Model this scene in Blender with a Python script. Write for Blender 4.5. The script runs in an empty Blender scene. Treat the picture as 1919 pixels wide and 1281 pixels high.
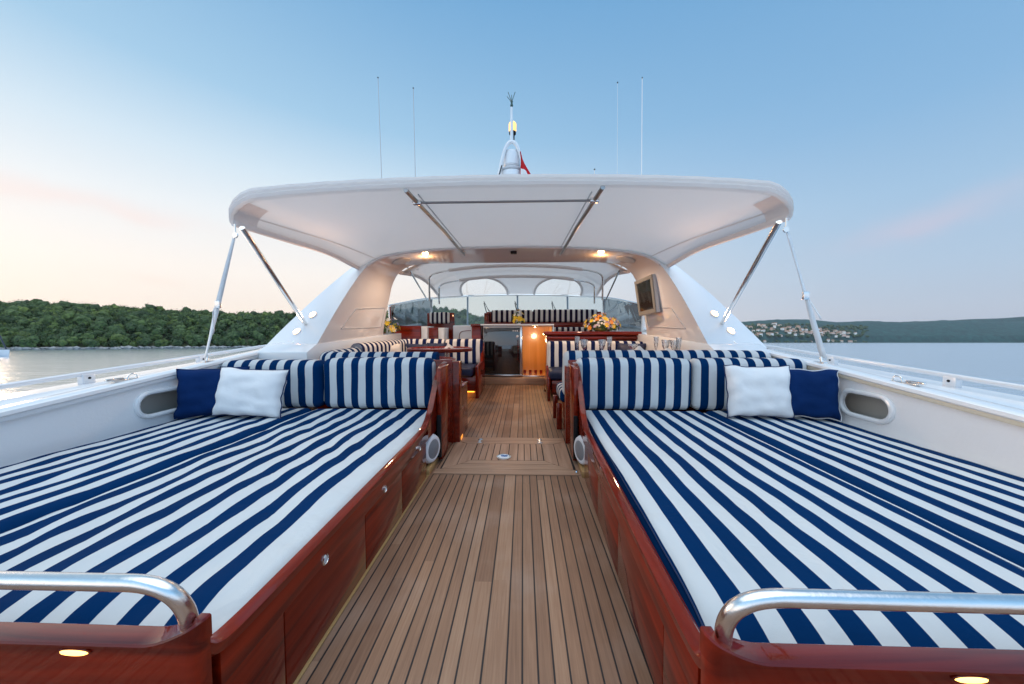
import bpy, bmesh, math, random
from mathutils import Vector, Matrix, noise
random.seed(7)
S = bpy.context.scene
COL = S.collection
R = math.radians
# ------------------------------------------------------------------ camera
F = 640.0 / 1919.0                      # focal length / image width
CAMZ = 3.2                              # metres above the sea
cd = bpy.data.cameras.new('camera'); cam = bpy.data.objects.new('camera', cd); COL.objects.link(cam)
cd.sensor_width = 36; cd.lens = 36 * F; cd.clip_start = 0.05; cd.clip_end = 30000
cam.location = (0, 0, CAMZ); cam.rotation_euler = (R(90), 0, 0)
S.camera = cam
S.render.resolution_x = 1024; S.render.resolution_y = 684
S.view_settings.view_transform = 'Standard'; S.view_settings.look = 'None'
S.view_settings.exposure = 0.0; S.view_settings.gamma = 1
S.cycles.max_bounces = 8; S.cycles.transparent_max_bounces = 16
# ------------------------------------------------------------------ world: dusk sky
W = bpy.data.worlds.new('World'); S.world = W; W.use_nodes = True
def build_world():
    nt = W.node_tree; N = nt.nodes; L = nt.links; N.clear()
    out = N.new('ShaderNodeOutputWorld'); bg = N.new('ShaderNodeBackground'); L.new(bg.outputs[0], out.inputs[0])
    tc = N.new('ShaderNodeTexCoord'); sep = N.new('ShaderNodeSeparateXYZ'); L.new(tc.outputs['Generated'], sep.inputs[0])
    def ramp(stops, src):
        r = N.new('ShaderNodeValToRGB'); L.new(src, r.inputs[0]); e = r.color_ramp.elements
        r.color_ramp.interpolation = 'EASE' if False else 'LINEAR'
        while len(e) < len(stops): e.new(0.5)
        for i, (p, c) in enumerate(stops): e[i].position = p; e[i].color = (*c, 1)
        return r.outputs[0]
    def mix(a, b, f, mode='MIX'):
        m = N.new('ShaderNodeMix'); m.data_type = 'RGBA'; m.blend_type = mode
        for s, v in ((0, f), (6, a), (7, b)):
            if hasattr(v, 'links'): L.new(v, m.inputs[s])
            else: m.inputs[s].default_value = v
        return m.outputs[2]
    z = sep.outputs[2]
    left = ramp([(0, (1.0, .79, .65)), (.06, (1.0, .87, .77)), (.16, (1.0, .93, .87)), (.28, (.86, .90, .93)), (.38, (.66, .80, .91)), (.5, (.38, .61, .82)), (.73, (.18, .41, .69)), (.82, (1.2, 1.4, 1.5)), (1, (1.8, 1.9, 2.0))], z)  # overhead stops raised far above dusk level, added light for the boat
    right = ramp([(0, (.48, .53, .65)), (.06, (.50, .57, .69)), (.14, (.45, .58, .74)), (.28, (.36, .55, .76)), (.42, (.25, .47, .73)), (.73, (.14, .36, .65)), (.82, (1.0, 1.2, 1.45)), (1, (1.8, 1.9, 2.0))], z)  # same added overhead brightness as in the left ramp
    dot = N.new('ShaderNodeVectorMath'); dot.operation = 'DOT_PRODUCT'
    L.new(tc.outputs['Generated'], dot.inputs[0]); dot.inputs[1].default_value = (-.93, .36, 0)
    mr = N.new('ShaderNodeMapRange'); mr.interpolation_type = 'SMOOTHSTEP'
    L.new(dot.outputs['Value'], mr.inputs[0]); mr.inputs[1].default_value = -.6; mr.inputs[2].default_value = .85
    c = mix(right, left, mr.outputs[0])
    # soft pink clouds low on both sides
    def vm(op, a, b):
        n = N.new('ShaderNodeVectorMath'); n.operation = op; L.new(a, n.inputs[0]); n.inputs[1].default_value = b; return n
    def mt(op, a, b):
        n = N.new('ShaderNodeMath'); n.operation = op
        for k, v in ((0, a), (1, b)):
            if hasattr(v, 'links'): L.new(v, n.inputs[k])
            else: n.inputs[k].default_value = v
        return n.outputs[0]
    ns = N.new('ShaderNodeTexNoise'); L.new(tc.outputs['Generated'], ns.inputs[0]); ns.inputs['Scale'].default_value = 9; ns.inputs['Detail'].default_value = 6
    for cen, tilt, w, h, col, amt in (((-.76, .60, .249), -.06, .17, .020, (1.0, .73, .67), .4), ((-.70, .66, .12), -.02, .05, .010, (1.0, .76, .66), .25), ((.750, .62, .212), .20, .095, .026, (.68, .58, .69), .5), ((.80, .55, .25), .2, .16, .02, (.60, .60, .72), .3)):
        cv = Vector(cen).normalized(); tg = Vector((cv.y, -cv.x, 0)).normalized(); uv = cv.cross(tg); uv = uv if uv.z > 0 else -uv; tg, uv = (tg + uv * tilt).normalized(), (uv - tg * tilt).normalized()
        df = vm('SUBTRACT', tc.outputs['Generated'], cv).outputs[0]
        a = mt('DIVIDE', vm('DOT_PRODUCT', df, tg).outputs['Value'], w); b_ = mt('DIVIDE', vm('DOT_PRODUCT', df, uv).outputs['Value'], h)
        b_ = mt('ADD', b_, mt('MULTIPLY', mt('SUBTRACT', ns.outputs[0], .5), 3.0))
        e_ = mt('POWER', 2.718, mt('MULTIPLY', mt('ADD', mt('MULTIPLY', a, a), mt('MULTIPLY', b_, b_)), -1.0))
        fc = mt('MULTIPLY', e_, mt('MULTIPLY', ns.outputs[0], amt * 1.6))
        c = mix(c, (*col, 1), fc)
    sky = N.new('ShaderNodeTexSky'); sky.sky_type = 'NISHITA'; sky.sun_disc = False; sky.sun_elevation = R(8); sky.sun_rotation = R(-68)
    sc = N.new('ShaderNodeVectorMath'); sc.operation = 'SCALE'; L.new(sky.outputs[0], sc.inputs[0]); sc.inputs['Scale'].default_value = 0.006
    c = mix(c, sc.outputs[0], 1.0, 'ADD')
    bk = N.new('ShaderNodeMapRange'); bk.interpolation_type = 'SMOOTHSTEP'; L.new(sep.outputs[1], bk.inputs[0]); bk.inputs[1].default_value = 0.0; bk.inputs[2].default_value = -.6; bk.inputs[3].default_value = 1; bk.inputs[4].default_value = 1.7  # sky behind the camera brightened as added fill light on the boat
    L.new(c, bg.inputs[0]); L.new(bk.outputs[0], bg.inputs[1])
build_world()
# the last glow of the sun, low on the left
sl = bpy.data.lights.new('sun', 'SUN'); sl.energy = 1.2; sl.angle = R(22); sl.color = (1, .66, .42)
so = bpy.data.objects.new('sun', sl); COL.objects.link(so)
so.rotation_euler = Vector((.912, -.375, -.15)).to_track_quat('-Z', 'Y').to_euler()

# ------------------------------------------------------------------ yacht frame: x right, y forward, z up from the teak deck
CB = Vector((0.14, 0, 1.0))             # camera in the yacht's frame
fw = Vector((20.5 / 640, 1, 28.5 / 640)).normalized()
rt = fw.cross(Vector((0, 0, 1))).normalized(); up = rt.cross(fw)
MB = Matrix.Translation((0, 0, CAMZ)) @ Matrix((rt, fw, up)).transposed().to_4x4() @ Matrix.Translation(-CB)
BOAT = []; ORG = {}

# ------------------------------------------------------------------ mesh builder
class G:
    def __init__(s): s.v = []; s.f = []; s.st = {}; s.sharp = 35
    def add(s, vs, fs, st=None):
        n = len(s.v); s.v += [Vector(p) for p in vs]; s.f += [tuple(i + n for i in f) for f in fs]
        if st is not None:
            for i, q in enumerate(st): s.st[n + i] = q
        return s
    def box(s, x0, x1, y0, y1, z0, z1, bev=0.0, seg=2):
        if x0 > x1: x0, x1 = x1, x0
        if y0 > y1: y0, y1 = y1, y0
        bm = bmesh.new(); bmesh.ops.create_cube(bm, size=1)
        for v in bm.verts: v.co = Vector(((x0 + x1) / 2 + v.co.x * (x1 - x0), (y0 + y1) / 2 + v.co.y * (y1 - y0), (z0 + z1) / 2 + v.co.z * (z1 - z0)))
        if bev: bmesh.ops.bevel(bm, geom=bm.edges[:], offset=bev, segments=seg, affect='EDGES', profile=.5)
        return s.bm(bm)
    def bm(s, bm):
        bm.verts.index_update(); vs = [v.co.copy() for v in bm.verts]; fs = [[v.index for v in f.verts] for f in bm.faces]; bm.free(); return s.add(vs, fs)
    def tube(s, pts, r, seg=10, closed=False, smooth=0, cap=True, rz=None):
        P = [Vector(p) for p in pts]
        for _ in range(smooth):
            Q = []; n = len(P)
            for i in range(n if closed else n - 1):
                a, b = P[i], P[(i + 1) % n]; Q += [a * .75 + b * .25, a * .25 + b * .75]
            if not closed: Q = [P[0]] + Q[1:-1] + [P[-1]]
            P = Q
        n = len(P); vs = []; fs = []; nrm = None
        rr = r if isinstance(r, (list, tuple)) else None
        for i in range(n):
            if closed: t = (P[(i + 1) % n] - P[i - 1]).normalized()
            else: t = (P[min(i + 1, n - 1)] - P[max(i - 1, 0)]).normalized()
            if nrm is None:
                nrm = t.cross(Vector((0, 0, 1)))
                if nrm.length < .2: nrm = t.cross(Vector((0, 1, 0)))
            nrm = (nrm - t * nrm.dot(t)).normalized(); b = t.cross(nrm)
            rad = (rr[0] + (rr[1] - rr[0]) * i / (n - 1)) if rr else r
            for k in range(seg):
                a = 2 * math.pi * k / seg; vs.append(P[i] + nrm * math.cos(a) * rad + b * math.sin(a) * (rz or rad))
        for i in range(n if closed else n - 1):
            for k in range(seg):
                j = (i + 1) % n; fs.append((i * seg + k, i * seg + (k + 1) % seg, j * seg + (k + 1) % seg, j * seg + k))
        if cap and not closed: fs += [tuple(range(seg))[::-1], tuple((n - 1) * seg + k for k in range(seg))]
        return s.add(vs, fs)
    def lathe(s, prof, c, axis=(0, 0, 1), seg=20):
        A = Vector(axis).normalized(); q = A.to_track_quat('Z', 'Y'); c = Vector(c); vs = []; fs = []; n = len(prof)
        for r, h in prof:
            for k in range(seg):
                a = 2 * math.pi * k / seg; vs.append(c + q @ Vector((r * math.cos(a), r * math.sin(a), h)))
        for i in range(n - 1):
            for k in range(seg): fs.append((i * seg + k, i * seg + (k + 1) % seg, (i + 1) * seg + (k + 1) % seg, (i + 1) * seg + k))
        fs += [tuple(range(seg))[::-1], tuple((n - 1) * seg + k for k in range(seg))]
        return s.add(vs, fs)
    def grid(s, fn, nu, nv, st=None):
        vs = []; sv = []
        for i in range(nu + 1):
            for j in range(nv + 1):
                u, v = i / nu, j / nv; vs.append(fn(u, v))
                if st: sv.append(st(u, v))
        fs = [(i * (nv + 1) + j, (i + 1) * (nv + 1) + j, (i + 1) * (nv + 1) + j + 1, i * (nv + 1) + j + 1) for i in range(nu) for j in range(nv)]
        return s.add(vs, fs, sv if st else None)
    def prism(s, poly, axis, a, b, bev=0.0):
        n = len(poly)
        def P(p, t):
            return {'x': (t, p[0], p[1]), 'y': (p[0], t, p[1]), 'z': (p[0], p[1], t)}[axis]
        bm = bmesh.new(); A = [bm.verts.new(P(p, a)) for p in poly]; B = [bm.verts.new(P(p, b)) for p in poly]
        bm.faces.new(A[::-1]); bm.faces.new(B)
        for i in range(n): bm.faces.new((A[i], A[(i + 1) % n], B[(i + 1) % n], B[i]))
        bmesh.ops.recalc_face_normals(bm, faces=bm.faces[:])
        if bev: bmesh.ops.bevel(bm, geom=bm.edges[:], offset=bev, segments=2, affect='EDGES', profile=.5)
        return s.bm(bm)
    def plate(s, outer, holes, to3d, thick):
        bm = bmesh.new(); es = []
        for loop in [outer] + holes:
            vs = [bm.verts.new(Vector((p[0], p[1], 0))) for p in loop]
            es += [bm.edges.new((vs[i], vs[(i + 1) % len(vs)])) for i in range(len(vs))]
        bmesh.ops.triangle_fill(bm, edges=es, use_beauty=True)
        if thick:
            r = bmesh.ops.extrude_face_region(bm, geom=bm.faces[:])
            for v in [g for g in r['geom'] if isinstance(g, bmesh.types.BMVert)]: v.co.z = thick
        bmesh.ops.recalc_face_normals(bm, faces=bm.faces[:])
        for v in bm.verts: v.co = Vector(to3d(v.co.x, v.co.y, v.co.z))
        return s.bm(bm)
    def ball(s, c, rx, ry=None, rz=None, sub=2, jit=0, seed=0):
        bm = bmesh.new(); bmesh.ops.create_icosphere(bm, subdivisions=sub, radius=1)
        for v in bm.verts:
            k = 1 + jit * noise.noise(v.co * 1.7 + Vector((seed, seed * 1.3, 0)))
            v.co = Vector((c[0] + v.co.x * rx * k, c[1] + v.co.y * (ry or rx) * k, c[2] + v.co.z * (rz or rx) * k))
        return s.bm(bm)
    def rbox(s, x0, x1, y0, y1, z0, z1, r, n=10, st=None, disp=None, step=None):
        """soft upholstered block with rounded edges; st(p) gives the stripe coordinate"""
        lo = Vector((x0, y0, z0)); hi = Vector((x1, y1, z1)); r = min(r, (hi - lo)[0] / 2.01, (hi - lo)[1] / 2.01, (hi - lo)[2] / 2.01)
        ax = []
        for a in range(3):
            L = [lo[a] + r * t for t in (0, .35, .7)]; m = max(2, int((hi[a] - lo[a] - 2 * r) / (step or (hi[a] - lo[a]) / n)))
            L += [lo[a] + r + (hi[a] - lo[a] - 2 * r) * i / m for i in range(m + 1)] + [hi[a] - r * t for t in (.7, .35, 0)]; ax.append(L)
        idx = {}; vs = []; fs = []; sv = []
        def V(i, j, k):
            key = (i, j, k)
            if key not in idx:
                p = Vector((ax[0][i], ax[1][j], ax[2][k])); core = Vector([min(max(p[a], lo[a] + r), hi[a] - r) for a in range(3)])
                d = p - core; nn = sum(1 for a in range(3) if abs(d[a]) > 1e-9)
                q = core + d.normalized() * r if d.length > 1e-9 else p
                q2 = q + (disp(q, d.normalized() if d.length > 0 else d) if disp else Vector())
                idx[key] = len(vs); vs.append(q2); sv.append(st(q) if st else 0)
            return idx[key]
        NX, NY, NZ = len(ax[0]) - 1, len(ax[1]) - 1, len(ax[2]) - 1
        for k, fl in ((0, 1), (NZ, 0)):
            for i in range(NX):
                for j in range(NY):
                    q = (V(i, j, k), V(i + 1, j, k), V(i + 1, j + 1, k), V(i, j + 1, k)); fs.append(q[::-1] if fl else q)
        for j, fl in ((0, 0), (NY, 1)):
            for i in range(NX):
                for k in range(NZ):
                    q = (V(i, j, k), V(i + 1, j, k), V(i + 1, j, k + 1), V(i, j, k + 1)); fs.append(q[::-1] if fl else q)
        for i, fl in ((0, 1), (NX, 0)):
            for j in range(NY):
                for k in range(NZ):
                    q = (V(i, j, k), V(i, j + 1, k), V(i, j + 1, k + 1), V(i, j, k + 1)); fs.append(q[::-1] if fl else q)
        return s.add(vs, fs, sv if st else None)
    def sweep(s, path, prof, st=True, s0=0.0, caps=True):
        """path: list of (x,y); prof: list of (offset inward, z). arc length feeds the stripes"""
        P = [Vector((p[0], p[1], 0)) for p in path]; n = len(P); m = len(prof); vs = []; sv = []; fs = []; d = s0
        for i in range(n):
            if i: d += (P[i] - P[i - 1]).length
            t = (P[min(i + 1, n - 1)] - P[max(i - 1, 0)]).normalized(); nn = Vector((t.y, -t.x, 0))
            for o, z in prof: vs.append(P[i] + nn * o + Vector((0, 0, z))); sv.append(d)
        for i in range(n - 1):
            for k in range(m): fs.append((i * m + k, (i + 1) * m + k, (i + 1) * m + (k + 1) % m, i * m + (k + 1) % m))
        if caps: fs += [tuple(range(m)), tuple((n - 1) * m + k for k in range(m))[::-1]]
        return s.add(vs, fs, sv if st else None)
    def link(s, name, mat, parent=None, org=None, smooth=True):
        if parent is not None: o0 = ORG[parent.name]
        elif org is not None: o0 = Vector(org)
        else:
            xs = [v.x for v in s.v]; ys = [v.y for v in s.v]; zs = [v.z for v in s.v]
            o0 = Vector(((min(xs) + max(xs)) / 2, (min(ys) + max(ys)) / 2, min(zs)))
        me = bpy.data.meshes.new(name); me.from_pydata([v - o0 for v in s.v], [], s.f)
        if s.st:
            a = me.attributes.new('st', 'FLOAT', 'POINT')
            for i in range(len(s.v)): a.data[i].value = s.st.get(i, 0.0)
        me.materials.append(mat)
        if smooth:
            me.polygons.foreach_set('use_smooth', [True] * len(me.polygons)); me.set_sharp_from_angle(angle=R(s.sharp))
        me.update(); o = bpy.data.objects.new(name, me); COL.objects.link(o)
        if parent is not None: o.parent = parent; ORG[o.name] = o0
        else: o.location = o0; ORG[o.name] = o0
        return o
def tag(o, label, cat, group=None, boat=True, kind=None):
    o['label'] = label; o['category'] = cat
    if group: o['group'] = group
    if kind: o['kind'] = kind
    if boat: BOAT.append(o)
    return o
def thing(name, label, cat, loc, group=None, boat=True):
    o = bpy.data.objects.new(name, None); COL.objects.link(o); o.location = loc; o.empty_display_size = .1; ORG[o.name] = Vector(loc)
    return tag(o, label, cat, group, boat)
def clone(o, parent=None):
    c = o.copy(); COL.objects.link(c); c.parent = parent; ORG[c.name] = ORG.get(o.name, Vector())
    for ch in list(o.children): clone(ch, c)
    return c
def arc(cx, cy, r, a0, a1, n): return [(cx + r * math.cos(R(a0 + (a1 - a0) * i / n)), cy + r * math.sin(R(a0 + (a1 - a0) * i / n))) for i in range(n + 1)]
def stadium(cx, cy, hx, hy, n=10):
    return [(cx + hx - hy + hy * math.cos(a), cy + hy * math.sin(a)) for a in [R(-90 + 180 * i / n) for i in range(n + 1)]] + \
           [(cx - hx + hy + hy * math.cos(a), cy + hy * math.sin(a)) for a in [R(90 + 180 * i / n) for i in range(n + 1)]]

# ------------------------------------------------------------------ materials
def mat(name, col=(.8, .8, .8), rough=.5, metal=0, coat=0, bump=0, bscale=30, vary=0, vscale=5, spec=.5, emit=None, estr=0, sheen=0, trans=0):
    m = bpy.data.materials.new(name); m.use_nodes = True; nt = m.node_tree; N = nt.nodes; L = nt.links
    b = N['Principled BSDF']; b.inputs['Base Color'].default_value = (*col, 1); b.inputs['Roughness'].default_value = rough; b.inputs['Metallic'].default_value = metal
    b.inputs['Coat Weight'].default_value = coat; b.inputs['Coat Roughness'].default_value = .04; b.inputs['Specular IOR Level'].default_value = spec
    b.inputs['Sheen Weight'].default_value = sheen
    tc = N.new('ShaderNodeTexCoord')
    if vary:
        n = N.new('ShaderNodeTexNoise'); n.inputs['Scale'].default_value = vscale; n.inputs['Detail'].default_value = 4; L.new(tc.outputs['Object'], n.inputs[0])
        mx = N.new('ShaderNodeMix'); mx.data_type = 'RGBA'; L.new(n.outputs[0], mx.inputs[0])
        mx.inputs[6].default_value = (*[c * (1 - vary) for c in col], 1); mx.inputs[7].default_value = (*[min(1, c * (1 + vary)) for c in col], 1); L.new(mx.outputs[2], b.inputs['Base Color'])
    if bump:
        n = N.new('ShaderNodeTexNoise'); n.inputs['Scale'].default_value = bscale; n.inputs['Detail'].default_value = 3; L.new(tc.outputs['Object'], n.inputs[0])
        bp = N.new('ShaderNodeBump'); bp.inputs['Strength'].default_value = bump; bp.inputs['Distance'].default_value = .01; L.new(n.outputs[0], bp.inputs['Height']); L.new(bp.outputs[0], b.inputs['Normal'])
    if emit: b.inputs['Emission Color'].default_value = (*emit, 1); b.inputs['Emission Strength'].default_value = estr
    if trans:
        tr = N.new('ShaderNodeBsdfTranslucent'); tr.inputs[0].default_value = (*col, 1); ms = N.new('ShaderNodeMixShader'); ms.inputs[0].default_value = trans
        L.new(b.outputs[0], ms.inputs[1]); L.new(tr.outputs[0], ms.inputs[2]); L.new(ms.outputs[0], N['Material Output'].inputs[0])
    return m
def stripe_mat(name, navy, white, period=.121, rough=.85):
    m = mat(name, white, rough, spec=.04); nt = m.node_tree; N = nt.nodes; L = nt.links; b = N['Principled BSDF']
    at = N.new('ShaderNodeAttribute'); at.attribute_name = 'st'
    def M(op, a, bb=None):
        n = N.new('ShaderNodeMath'); n.operation = op
        for i, v in enumerate((a, bb)):
            if v is None: continue
            if hasattr(v, 'links'): L.new(v, n.inputs[i])
            else: n.inputs[i].default_value = v
        return n.outputs[0]
    tc = N.new('ShaderNodeTexCoord')
    n1 = N.new('ShaderNodeTexNoise'); n1.inputs['Scale'].default_value = 3; n1.inputs['Detail'].default_value = 2; L.new(tc.outputs['Object'], n1.inputs[0])
    wob = M('MULTIPLY', M('SUBTRACT', n1.outputs[0], .5), .012)
    fr = M('FRACT', M('DIVIDE', M('ADD', at.outputs['Fac'], wob), period))
    d = M('ABSOLUTE', M('SUBTRACT', fr, .25))              # navy where fract in 0..0.5
    mk = N.new('ShaderNodeMapRange'); L.new(d, mk.inputs[0]); mk.inputs[1].default_value = .245; mk.inputs[2].default_value = .255; mk.inputs[3].default_value = 1; mk.inputs[4].default_value = 0
    n2 = N.new('ShaderNodeTexNoise'); n2.inputs['Scale'].default_value = 2.5; n2.inputs['Detail'].default_value = 5; L.new(tc.outputs['Object'], n2.inputs[0])
    def tone(c, k):
        mx = N.new('ShaderNodeMix'); mx.data_type = 'RGBA'; L.new(n2.outputs[0], mx.inputs[0]); mx.inputs[6].default_value = (*[x * (1 - k) for x in c], 1); mx.inputs[7].default_value = (*[min(1, x * (1 + k)) for x in c], 1); return mx.outputs[2]
    mx = N.new('ShaderNodeMix'); mx.data_type = 'RGBA'; L.new(mk.outputs[0], mx.inputs[0]); L.new(tone(white, .07), mx.inputs[6]); L.new(tone(navy, .25), mx.inputs[7]); L.new(mx.outputs[2], b.inputs['Base Color'])
    n3 = N.new('ShaderNodeTexNoise'); n3.inputs['Scale'].default_value = 350; L.new(tc.outputs['Object'], n3.inputs[0])
    bp = N.new('ShaderNodeBump'); bp.inputs['Strength'].default_value = .25; bp.inputs['Distance'].default_value = .002; L.new(n3.outputs[0], bp.inputs['Height'])
    n4 = N.new('ShaderNodeTexNoise'); n4.inputs['Scale'].default_value = 5; n4.inputs['Detail'].default_value = 3; n4.inputs['Distortion'].default_value = .6; L.new(tc.outputs['Object'], n4.inputs[0])
    b2 = N.new('ShaderNodeBump'); b2.inputs['Strength'].default_value = .55; b2.inputs['Distance'].default_value = .03; L.new(n4.outputs[0], b2.inputs['Height']); L.new(bp.outputs[0], b2.inputs['Normal']); L.new(b2.outputs[0], b.inputs['Normal'])
    return m
def wood_mat(name, c1, c2, axis, rough, coat, scale=1.0, bump=.1, spec=.5, wave=0):
    m = mat(name, c1, rough, coat=coat, spec=spec); nt = m.node_tree; N = nt.nodes; L = nt.links; b = N['Principled BSDF']
    tc = N.new('ShaderNodeTexCoord'); mp = N.new('ShaderNodeMapping'); L.new(tc.outputs['Object'], mp.inputs[0])
    s = [26 * scale] * 3; s['xyz'.index(axis)] = 1.6 * scale; mp.inputs['Scale'].default_value = s
    n = N.new('ShaderNodeTexNoise'); n.inputs['Scale'].default_value = 1; n.inputs['Detail'].default_value = 6; n.inputs['Distortion'].default_value = .8; L.new(mp.outputs[0], n.inputs[0])
    mx = N.new('ShaderNodeMix'); mx.data_type = 'RGBA'; mr = N.new('ShaderNodeMapRange'); L.new(n.outputs[0], mr.inputs[0]); mr.inputs[1].default_value = .3; mr.inputs[2].default_value = .7
    L.new(mr.outputs[0], mx.inputs[0]); mx.inputs[6].default_value = (*c1, 1); mx.inputs[7].default_value = (*c2, 1); L.new(mx.outputs[2], b.inputs['Base Color'])
    bp = N.new('ShaderNodeBump'); bp.inputs['Strength'].default_value = bump; bp.inputs['Distance'].default_value = .001; L.new(n.outputs[0], bp.inputs['Height']); L.new(bp.outputs[0], b.inputs['Normal'])
    if wave:
        n2 = N.new('ShaderNodeTexNoise'); n2.inputs['Scale'].default_value = 5; n2.inputs['Detail'].default_value = 2; L.new(tc.outputs['Object'], n2.inputs[0])
        b2 = N.new('ShaderNodeBump'); b2.inputs['Strength'].default_value = wave; b2.inputs['Distance'].default_value = .006; L.new(n2.outputs[0], b2.inputs['Height']); L.new(b2.outputs[0], b.inputs['Coat Normal']); L.new(b2.outputs[0], bp.inputs['Normal'])
    return m
def deck_mat():
    m = mat('teak_planks', (.4, .26, .18), .55); nt = m.node_tree; N = nt.nodes; L = nt.links; b = N['Principled BSDF']
    tc = N.new('ShaderNodeTexCoord'); sp = N.new('ShaderNodeSeparateXYZ'); L.new(tc.outputs['Object'], sp.inputs[0])
    def M(op, *a):
        n = N.new('ShaderNodeMath'); n.operation = op
        for i, v in enumerate(a):
            if hasattr(v, 'links'): L.new(v, n.inputs[i])
            else: n.inputs[i].default_value = v
        return n.outputs[0]
    x = M('SUBTRACT', sp.outputs[0], .02); ax = M('ABSOLUTE', x); y = sp.outputs[1]
    wide = M('LESS_THAN', ax, .072)
    u = M('ADD', M('MULTIPLY', wide, M('DIVIDE', ax, .072)), M('MULTIPLY', M('SUBTRACT', 1.0, wide), M('ADD', 1.0, M('DIVIDE', M('SUBTRACT', ax, .072), .0462))))
    fr = M('FRACT', M('ADD', u, 10.0)); dist = M('SUBTRACT', .5, M('ABSOLUTE', M('SUBTRACT', fr, .5)))       # 0 at a seam
    w = M('ADD', .062, M('MULTIPLY', wide, -.02))
    seam = N.new('ShaderNodeMapRange'); L.new(M('SUBTRACT', dist, w), seam.inputs[0]); seam.inputs[1].default_value = -.012; seam.inputs[2].default_value = .012; seam.inputs[3].default_value = 1; seam.inputs[4].default_value = 0
    pid = M('ADD', M('FLOOR', u), M('MULTIPLY', M('GREATER_THAN', x, 0.0), 57.0))
    # butt joints along each plank
    wn = N.new('ShaderNodeTexWhiteNoise'); wn.noise_dimensions = '1D'; L.new(pid, wn.inputs['W'])
    yy = M('DIVIDE', M('ADD', y, M('MULTIPLY', wn.outputs['Value'], 3.1)), 3.1); seg = M('FLOOR', yy)
    wn2 = N.new('ShaderNodeTexWhiteNoise'); wn2.noise_dimensions = '2D'
    cb = N.new('ShaderNodeCombineXYZ'); L.new(pid, cb.inputs[0]); L.new(seg, cb.inputs[1]); L.new(cb.outputs[0], wn2.inputs['Vector'])
    rnd = wn2.outputs['Value']
    mp = N.new('ShaderNodeMapping'); L.new(tc.outputs['Object'], mp.inputs[0]); mp.inputs['Scale'].default_value = (150, 5, 1)
    off = N.new('ShaderNodeCombineXYZ'); L.new(M('MULTIPLY', rnd, 40.0), off.inputs[1]); va = N.new('ShaderNodeVectorMath'); L.new(mp.outputs[0], va.inputs[0]); L.new(off.outputs[0], va.inputs[1])
    gr = N.new('ShaderNodeTexNoise'); gr.inputs['Scale'].default_value = 1; gr.inputs['Detail'].default_value = 5; gr.inputs['Distortion'].default_value = .5; L.new(va.outputs[0], gr.inputs[0])
    bl = N.new('ShaderNodeTexNoise'); bl.inputs['Scale'].default_value = 2.2; bl.inputs['Detail'].default_value = 5; L.new(tc.outputs['Object'], bl.inputs[0])
    r = N.new('ShaderNodeValToRGB'); e = r.color_ramp.elements; e[0].position = .15; e[0].color = (.165, .080, .045, 1); e[1].position = .9; e[1].color = (.43, .26, .16, 1)
    e2 = e.new(.5); e2.color = (.28, .150, .086, 1)
    L.new(M('ADD', M('ADD', M('MULTIPLY', gr.outputs[0], .55), M('MULTIPLY', rnd, .36)), M('MULTIPLY', M('SUBTRACT', bl.outputs[0], .5), .45)), r.inputs[0])
    gy = N.new('ShaderNodeMix'); gy.data_type = 'RGBA'; ww = N.new('ShaderNodeMapRange'); L.new(bl.outputs[0], ww.inputs[0]); ww.inputs[1].default_value = .5; ww.inputs[2].default_value = .75; ww.inputs[4].default_value = .38
    L.new(ww.outputs[0], gy.inputs[0]); L.new(r.outputs[0], gy.inputs[6]); gy.inputs[7].default_value = (.40, .32, .27, 1)
    mx = N.new('ShaderNodeMix'); mx.data_type = 'RGBA'; L.new(seam.outputs[0], mx.inputs[0]); L.new(gy.outputs[2], mx.inputs[6]); mx.inputs[7].default_value = (.012, .009, .01, 1); L.new(mx.outputs[2], b.inputs['Base Color'])
    bp = N.new('ShaderNodeBump'); bp.inputs['Strength'].default_value = .35; bp.inputs['Distance'].default_value = .002; L.new(M('SUBTRACT', gr.outputs[0], seam.outputs[0]), bp.inputs['Height']); L.new(bp.outputs[0], b.inputs['Normal'])
    return m
def glass_mat(name, col, alpha, rough=.02):
    m = bpy.data.materials.new(name); m.use_nodes = True; nt = m.node_tree; N = nt.nodes; L = nt.links; N.remove(N['Principled BSDF'])
    t = N.new('ShaderNodeBsdfTransparent'); t.inputs[0].default_value = (*col, 1); g = N.new('ShaderNodeBsdfGlossy'); g.inputs['Roughness'].default_value = rough; g.inputs[0].default_value = (.9, .95, 1, 1)
    f = N.new('ShaderNodeFresnel'); f.inputs[0].default_value = 1.45; ad = N.new('ShaderNodeMath'); ad.operation = 'ADD'; ad.use_clamp = True; L.new(f.outputs[0], ad.inputs[0]); ad.inputs[1].default_value = alpha
    mx = N.new('ShaderNodeMixShader'); L.new(ad.outputs[0], mx.inputs[0]); L.new(t.outputs[0], mx.inputs[1]); L.new(g.outputs[0], mx.inputs[2]); L.new(mx.outputs[0], N['Material Output'].inputs[0])
    return m
TEAK = deck_mat()
TEAKB = wood_mat('teak_board', (.31, .175, .11), (.45, .28, .18), 'x', .55, 0)
TEAKY = wood_mat('teak_board_long', (.30, .165, .10), (.46, .28, .185), 'y', .55, 0)
MAH = wood_mat('varnished_mahogany', (.075, .004, .0015), (.25, .017, .004), 'y', .28, .8, .9, .05, .02, wave=.22)
MAHX = wood_mat('varnished_mahogany_cross', (.075, .004, .0015), (.25, .017, .004), 'x', .28, .8, .9, .05, .02, wave=.22)
OAK = wood_mat('pale_yellow_wood', (.36, .20, .07), (.46, .28, .11), 'y', .4, .3)
ORANGE = wood_mat('honey_veneer', (.48, .23, .05), (.60, .31, .08), 'z', .25, .6, .4)
STR = stripe_mat('navy_white_stripes', (.0006, .026, .096), (.60, .615, .615))
STRD = stripe_mat('navy_white_stripes_inner', (.010, .018, .075), (.76, .73, .70))
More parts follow.
